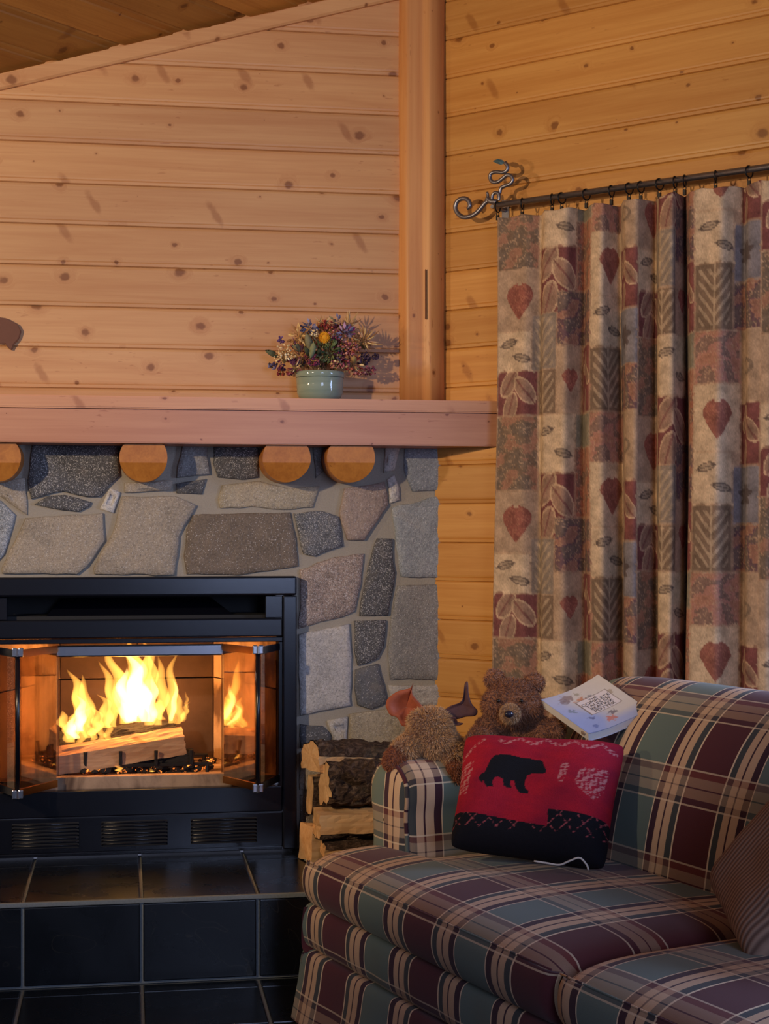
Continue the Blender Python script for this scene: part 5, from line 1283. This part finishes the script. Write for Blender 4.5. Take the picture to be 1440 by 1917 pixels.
# ================================================================== pot of dried flowers on the mantel
SHELF = mz2
pcx = onY(601, 742, MY + 0.045); PX = 0.00158
pot_c = (pcx[0], MY + 0.072, SHELF + 0.0005)
prof = [(0.0, 0.0), (0.052, 0.0), (0.056, 0.002), (0.064, 0.010), (0.069, 0.022), (0.0705, 0.045), (0.0715, 0.068), (0.0735, 0.071), (0.0745, 0.079), (0.0735, 0.086), (0.070, 0.087), (0.067, 0.083), (0.066, 0.060), (0.0, 0.058)]
pot = thing('flower_pot', pot_c, 'celadon green glazed bowl standing on the mantel', 'pot')
m = MB(); m.lathe([(max(r, 0.0005), z) for r, z in prof], pot_c, 56); m.build('bowl', M['glaze'], pot, smooth=True)
m = MB(); m.tube([(pot_c[0] + 0.0722 * math.cos(a), pot_c[1] + 0.0722 * math.sin(a), pot_c[2] + 0.0685) for a in lin(0, 2 * math.pi, 49)[:-1]], 0.0012, 6, closed=True); m.build('rim_line', plain('dark_glaze_line', srgb(70, 84, 76), 0.2), pot, smooth=True)
bq = thing('dried_bouquet', (pot_c[0], pot_c[1], pot_c[2] + 0.06), 'dried flower arrangement with a yellow strawflower in the green bowl', 'flowers')
FR = random.Random(11)
FZ = lambda x, y: (480 + x / 5.538, 580 + y / 5.538)      # positions read from the enlarged bouquet
def fpos(x, y, dy): px, py = FZ(x, y); return onY(px, py, pot_c[1] + dy)
def clump(name, x, y, dy, r, cols, kind='dots', n=40, s=0.0035):
    c = fpos(x, y, dy); V = []; F = []; Cc = []
    m = MB()
    for k in range(n):
        d = Vector((FR.gauss(0, 1), FR.gauss(0, 1) * 0.8, FR.gauss(0, 1))).normalized() * r * FR.uniform(0.35, 1.0)
        if d.z < -r * 0.5: d.z *= 0.5
        p = Vector(c) + d; col = np.array(srgb(*FR.choice(cols))); b = len(m.V); ss_ = s * FR.uniform(0.6, 1.4)
        if kind == 'dots':
            bm = bmesh.new(); bmesh.ops.create_icosphere(bm, subdivisions=1, radius=ss_)
            for v in bm.verts: v.co = v.co + p
            m.bm(bm)
        elif kind == 'spikes':
            q = p + d.normalized() * ss_ * 4 + Vector((0, 0, ss_)); m.tube([p - d * 0.4, p, q], [ss_ * 0.25, ss_ * 0.55, ss_ * 0.1], 5)
        elif kind == 'leaves':
            a = d.normalized(); sd = a.cross(Vector((FR.random(), FR.random(), FR.random()))).normalized(); L_ = ss_ * 5
            up_ = a.cross(sd) * ss_ * 0.4
            m.add([p, p + a * L_ * 0.5 + sd * ss_ * 1.2, p + a * L_, p + a * L_ * 0.5 - sd * ss_ * 1.2, p + a * L_ * 0.5 + up_, p + a * L_ * 0.5 - up_], [(0, 1, 4), (1, 2, 4), (2, 3, 4), (3, 0, 4), (1, 0, 5), (2, 1, 5), (3, 2, 5), (0, 3, 5)])
        Cc += [col * FR.uniform(1.0, 1.6)] * (len(m.V) - b)
        if FR.random() < 0.3:
            b = len(m.V); m.tube([Vector(c) - Vector((0, 0, r * 0.7)), Vector(c) * 0.5 + p * 0.5 - Vector((0, 0, r * 0.2)), p], 0.0007, 4); Cc += [np.array(srgb(112, 92, 58))] * (len(m.V) - b)
    o = m.build(name, M['dried'], bq, col=np.array(Cc), fix=False); o['kind'] = 'stuff'; return o
TANS = [(196, 166, 112), (170, 132, 84), (150, 110, 74), (210, 186, 140)]; PURP = [(112, 60, 80), (92, 52, 74), (140, 76, 88), (120, 44, 70)]; REDS = [(140, 60, 50), (116, 42, 44), (164, 88, 70)]; BLUE = [(104, 100, 128), (124, 122, 150), (86, 84, 112)]; GRN = [(86, 98, 62), (104, 112, 78), (70, 82, 54)]; SAGE = [(134, 132, 104), (116, 116, 90)]; DKP = [(66, 50, 66), (84, 66, 84), (58, 46, 60)]; CRM = [(222, 204, 160), (200, 176, 128), (232, 222, 190)]; PNK = [(176, 110, 104), (150, 84, 90), (196, 140, 126)]
for a in [('filler', 680, 470, 0.02, 0.062, TANS + PNK + GRN, 'spikes', 150, .0045), ('filler', 480, 480, 0.0, 0.050, TANS + PURP, 'spikes', 110, .0042), ('filler', 880, 440, 0.0, 0.058, PNK + PURP + TANS, 'dots', 130, .0032), ('filler', 660, 330, 0.03, 0.060, TANS + REDS + SAGE, 'spikes', 120, .004),
          ('blue_flower', 550, 190, 0.0, 0.018, BLUE, 'leaves', 50, .0035), ('white_flower', 600, 250, -0.02, 0.015, CRM, 'dots', 30, .003), ('tan_flower', 440, 270, 0.0, 0.022, TANS, 'leaves', 40, .004), ('red_flower', 730, 165, 0.01, 0.025, REDS, 'dots', 60, .0032), ('dark_flower', 880, 190, 0.0, 0.013, [(70, 30, 44), (90, 36, 50)], 'leaves', 30, .003),
          ('lilac_flower', 915, 255, -0.02, 0.018, BLUE + [(150, 120, 150)], 'leaves', 46, .0034), ('magenta_flower', 975, 240, -0.01, 0.012, [(164, 58, 116), (140, 46, 100)], 'leaves', 26, .003), ('purple_flower', 255, 320, 0.0, 0.013, [(104, 72, 124), (84, 60, 104)], 'dots', 26, .003),
          ('seed_heads', 290, 470, -0.02, 0.036, CRM + TANS, 'dots', 90, .0030), ('seed_heads', 1120, 320, 0.0, 0.040, TANS + [(190, 150, 120)], 'spikes', 90, .0036), ('seed_heads', 960, 380, -0.02, 0.036, [(176, 112, 60), (150, 90, 50)] + PNK, 'dots', 80, .003),
          ('green_sprig', 770, 450, -0.03, 0.034, GRN, 'leaves', 90, .0040), ('green_sprig', 690, 500, -0.03, 0.022, GRN + SAGE, 'dots', 60, .003), ('pink_flower', 930, 420, -0.02, 0.030, PNK + REDS, 'dots', 70, .0034), ('purple_sprig', 590, 540, -0.04, 0.022, PURP, 'dots', 50, .003), ('purple_sprig', 890, 530, -0.03, 0.032, PURP + DKP, 'dots', 70, .0032),
          ('dark_berries', 1110, 520, 0.0, 0.026, DKP, 'dots', 46, .0042), ('dark_berries', 170, 590, 0.0, 0.014, DKP + BLUE, 'dots', 26, .004), ('dark_berries', 260, 590, -0.01, 0.020, DKP + PURP, 'dots', 36, .0036), ('rust_berries', 250, 650, 0.0, 0.016, [(150, 84, 40), (120, 62, 36)] + REDS, 'dots', 24, .004), ('rust_berries', 350, 655, -0.01, 0.016, REDS + PURP, 'dots', 26, .0036),
          ('rust_berries', 1060, 640, -0.02, 0.020, REDS + PNK, 'dots', 34, .0034), ('rust_berries', 1180, 640, 0.0, 0.020, PNK + PURP, 'dots', 34, .0034), ('trailing_sprig', 1000, 570, -0.03, 0.026, TANS + REDS, 'leaves', 50, .0036), ('trailing_sprig', 400, 600, -0.02, 0.024, TANS + PURP, 'spikes', 50, .0036), ('trailing_sprig', 840, 570, -0.04, 0.024, PNK + TANS, 'dots', 50, .003), ('dark_berries', 1240, 490, 0.0, 0.012, DKP, 'dots', 14, .0045),
          ('tan_grass', 960, 160, 0.02, 0.030, TANS, 'spikes', 50, .0034), ('tan_grass', 700, 140, 0.02, 0.022, TANS, 'spikes', 34, .0034), ('pale_sprig', 850, 135, 0.03, 0.016, BLUE + SAGE, 'leaves', 24, .003), ('mauve_sprig', 830, 300, -0.01, 0.030, PURP + PNK, 'dots', 70, .0028)]:
    clump(*a)
def big_leaf(x0, y0, x1, y1, w, dy, col):
    a, b = fpos(x0, y0, dy), fpos(x1, y1, dy - 0.015); n = 8; V = []; d = b - a; sd = np.cross(d, (0, 1.0, 0)); sd /= np.linalg.norm(sd)
    for i in range(n):
        f = i / (n - 1); ww = w * math.sin(math.pi * (0.08 + 0.9 * f)) ** 0.8; c = a + d * f + np.array([0, -0.01 * math.sin(math.pi * f), 0])
        V += [c - sd * ww, c + np.array([0, 0.004, 0]), c + sd * ww, c + np.array([0, 0.0055, 0]), ]
    F = []
    for i in range(n - 1):
        for k in range(4): F.append((i * 4 + k, i * 4 + (k + 1) % 4, i * 4 + 4 + (k + 1) % 4, i * 4 + 4 + k))
    mob('leaf', V, F, M['dried'], bq, smooth=True, col=np.tile(np.array(srgb(*col)), (len(V), 1)))
for a in [(560, 420, 520, 240, .012, -.02, (136, 130, 100)), (560, 500, 600, 330, .0095, -.05, (140, 142, 102)), (480, 420, 370, 370, .011, -.02, (124, 122, 96)), (230, 490, 90, 420, .009, 0.0, (96, 100, 72)), (540, 480, 500, 380, .007, -.05, (78, 80, 56)), (1010, 560, 1010, 470, .008, -.04, (170, 140, 84)), (640, 470, 660, 400, .006, -.05, (60, 66, 50))]: big_leaf(*a)
c = fpos(705, 285, -0.055); m = MB(); Cc = []
for ring_, (n, r0, r1, lift, col) in enumerate([(22, .008, .0190, -.002, (214, 140, 26)), (18, .007, .0160, .003, (230, 166, 40)), (14, .004, .0120, .006, (220, 148, 32))]):
    for k in range(n):
        a = 2 * math.pi * (k + ring_ * .4) / n; q = np.array([math.cos(a), 0, math.sin(a)]); sd = np.array([-math.sin(a), 0, math.cos(a)]) * 0.0030; y = np.array([0, -lift, 0]); b = len(m.V)
        m.add([c + q * r0 + y, c + q * (r0 + r1) / 2 + sd + y * 1.1, c + q * r1 + y * 1.4 + np.array([0, -.002, 0]), c + q * (r0 + r1) / 2 - sd + y * 1.1, c + q * (r0 + r1) / 2 + y + np.array([0, .0012, 0])], [(0, 1, 2, 3), (0, 4, 1), (1, 4, 2), (2, 4, 3), (3, 4, 0)]); Cc += [np.array(srgb(*col)) * FR.uniform(.8, 1.15)] * 5
b = len(m.V); m.ball(c + np.array([0, -.005, 0]), (.0085, .005, .0085), 2); Cc += [np.array(srgb(226, 160, 44))] * (len(m.V) - b)
m.build('yellow_strawflower', M['dried'], bq, col=np.array(Cc), fix=False)
m = MB()
for k in range(26):
    a = FR.uniform(0, 6.28); b_ = FR.uniform(0.01, 0.05); m.tube([(pot_c[0] + 0.03 * math.cos(a), pot_c[1] + 0.03 * math.sin(a), pot_c[2] + 0.06), (pot_c[0] + (0.05 + b_) * math.cos(a), pot_c[1] + 0.04 * math.sin(a), pot_c[2] + 0.10 + FR.uniform(0, 0.06))], 0.0011, 5)
o = m.build('stems', M['stem'], bq); o['kind'] = 'stuff'

# ================================================================== solid dark shape standing in for a cast shadow at the edge of the view
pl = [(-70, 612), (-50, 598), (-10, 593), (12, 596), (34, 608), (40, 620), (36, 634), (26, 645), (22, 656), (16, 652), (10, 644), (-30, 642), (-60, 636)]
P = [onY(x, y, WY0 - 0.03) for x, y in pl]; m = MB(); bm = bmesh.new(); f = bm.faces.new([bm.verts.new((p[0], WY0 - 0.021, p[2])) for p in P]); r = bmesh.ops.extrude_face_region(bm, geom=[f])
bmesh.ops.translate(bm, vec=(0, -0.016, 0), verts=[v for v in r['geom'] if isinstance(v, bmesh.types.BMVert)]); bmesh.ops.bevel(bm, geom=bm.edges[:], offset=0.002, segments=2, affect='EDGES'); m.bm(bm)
tag(m.build('wall_shadow_shape', M['plaque']), 'dark brown rounded wooden plaque on the pine wall above the mantel', 'plaque')
